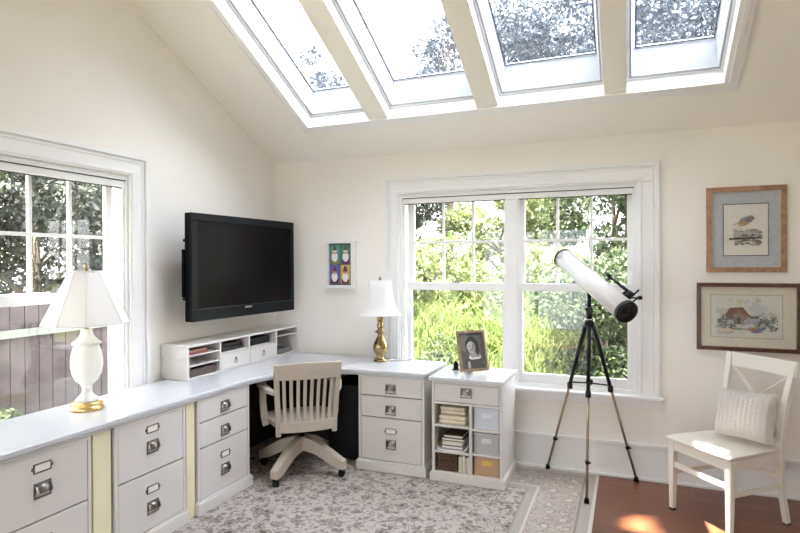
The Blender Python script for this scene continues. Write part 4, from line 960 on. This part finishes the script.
# tall evergreens seen through the skylights
tree('tall_evergreen', 'tall dark evergreen seen through the two right-hand skylights', 3.0, 9.5, 10, 2.7, 6.4, 2.6, 60, .75, 60000, .12, LB, 21)
tree('tall_evergreen', 'thin tall tree seen in the middle of the second skylight', -1.1, 9.0, 8, .9, 6.6, 1.1, 20, .32, 4200, .12, LB, 22)
tree('tall_evergreen', 'tall tree seen through the leftmost skylight', -4.6, 8.0, 8, 1.3, 5.9, 1.3, 26, .40, 7000, .13, LB, 23)
# tall grass on the bank
rng = np.random.default_rng(4); n = 26000
gx_ = rng.uniform(-1.8, 2.7, n); gy_ = rng.uniform(1.0, 4.2, n); gz = np.array([ter(a, b3) for a, b3 in zip(gx_, gy_)])
hgt = rng.uniform(.25, .62, n); an = rng.uniform(0, 2*pi, n); lean = rng.uniform(.1, .9, n)*hgt; wdt = rng.uniform(.006, .013, n)
dx_, dy_ = np.cos(an), np.sin(an); V = np.zeros((n, 6, 3))
for k, (s, l_, w2) in enumerate(((0, 0, 1), (.6, .35, .8), (1, 1, .15))):
    for j, sg in enumerate((-1, 1)):
        V[:, 2*k+j, 0] = gx_+dx_*lean*l_-dy_*wdt*w2*sg; V[:, 2*k+j, 1] = gy_+dy_*lean*l_+dx_*wdt*w2*sg; V[:, 2*k+j, 2] = gz-.03+hgt*s*(1-.15*l_)
me = bpy.data.meshes.new('tall_grass'); idx = np.arange(n)[:, None]*6
F = np.concatenate([idx+np.array([0, 1, 3, 2]), idx+np.array([2, 3, 5, 4])], 1).reshape(-1, 4)
me.vertices.add(6*n); me.vertices.foreach_set('co', V.ravel()); me.loops.add(F.size); me.loops.foreach_set('vertex_index', F.ravel()); me.polygons.add(len(F)); me.polygons.foreach_set('loop_start', np.arange(len(F))*4)
me.materials.append(leafmat('grass_blades', (0.065, 0.109, 0.022), (0.129, 0.178, 0.050), (0.258, 0.288, 0.129))); me.update(calc_edges=True)
o = bpy.data.objects.new('tall_grass', me); COL.objects.link(o); tag(o, 'bright tall grass growing on the bank below the back window', 'grass', kind='stuff')

# side garden beyond the left window: board fence, shrubs, trees
fc = thing('board_fence', 'grey-brown vertical board fence beyond the left window', 'fence', (-2.9, -2.2, -.55))
mb = MB(); rnd = random.Random(3)
for k in range(34): mb.box(-.012+rnd.uniform(-.006, .006), .012, k*.155, k*.155+.145, .02, 1.75+rnd.uniform(-.01, .01))
mb.build('boards', mat('weathered_boards', (.045, .034, .038), .85, var=.35, scale=5), fc)
MB().box(.013, .05, 0, 5.3, .3, .38).box(.013, .05, 0, 5.3, 1.35, 1.43).box(-.04, .06, 0, 5.3, 1.765, 1.80).build('rails', mat('pale_rail', (.13, .14, .13), .7), fc)
for k in range(4): MB().box(-.10, -.0125-.01, k*1.7+.03, k*1.7+.13, 0, 1.76).build('post', mat('weathered_boards', (0, 0, 0)), fc)
G2 = 'trees and shrubs beyond the left window'
LP = leafmat('grey_green_leaves', (0.018, 0.022, 0.018), (0.034, 0.042, 0.034), (0.079, 0.090, 0.074), .3)
tree('garden_tree', 'grey-green tree filling the right-hand upper panes of the left window', -5.2, 1.4, 4, 1.5, 2.3, 1.5, 46, .55, 24000, .11, LP, 31, G2)
tree('garden_tree', 'loose tree in the middle panes of the left window', -5.6, .0, 4, 1.0, 2.2, 1.4, 22, .4, 7000, .11, LM, 32, G2)
tree('garden_tree', 'green tree at the left edge panes of the left window', -5.0, -1.1, 4, .8, 2.1, 1.2, 16, .35, 4500, .11, LP, 33, G2)
tree('leafy_shrub', 'low green shrub at the foot of the fence beyond the left window', -2.0, -1.2, 1, .5, -.1, .3, 12, .22, 4000, .07, LM, 34, G2)
dk = B(-1.9, -WT, -6, 1.0, -.6, .02).build('deck', mat('pale_paving', (.20, .21, .20), .8, var=.15, scale=4)); struct(dk)

# added unseen canopy over the roof, shaped to pass only a few sunbeams
oc = thing('sun_blocking_tree', 'added tall tree, its canopy over the roof shaped to block the sun', 'tree', (7.4, -3.0, -.5))
rng = np.random.default_rng(9); zc = 14.5
MB().tube([(0, 0, 0), (.1, .1, 7), (-.3, 0, 14.5)], [.42, .32, .12], 10).build('trunk', BARK, oc)
N_ = 13000
P_ = np.stack([rng.uniform(-1.3, 2.9, N_), rng.uniform(-4.3, -1.7, N_), zc+rng.uniform(-.5, .6, N_)], 1)
# where each leaf's shade falls on the floor
fl = P_+np.array(SUN_DIR)[None, :]*((P_[:, 2])/(-SUN_DIR.z))[:, None]
gaps = [(3.07, -.86, .15, .30), (3.46, -.64, .14, .20), (3.76, -.15, .06, .05), (3.40, -.36, .05, .05)]  # leaf gaps set where sunbeams should land
keep = np.ones(N_, bool)
for (gx0, gy0, ra, rb2) in gaps: keep &= ((fl[:, 0]-gx0)/ra)**2+((fl[:, 1]-gy0)/rb2)**2 > 1
P_ = P_[keep]
leaves('foliage', P_-np.array([7.4, -3.0, -.5]), .26, LM, oc, 5, .7)
mb = MB()
for (bx, by) in ((-1.2, -4.2), (-.8, -2.4), (.8, -3.4), (1.6, -1.9), (2.6, -3.9)): mb.tube([(-.3, 0, 14), ((bx-7.4)*.5, (by+3)*.4, 15.1), (bx-7.4, by+3, 15.0)], [.10, .06, .015], 8)
mb.build('branches', BARK, oc)
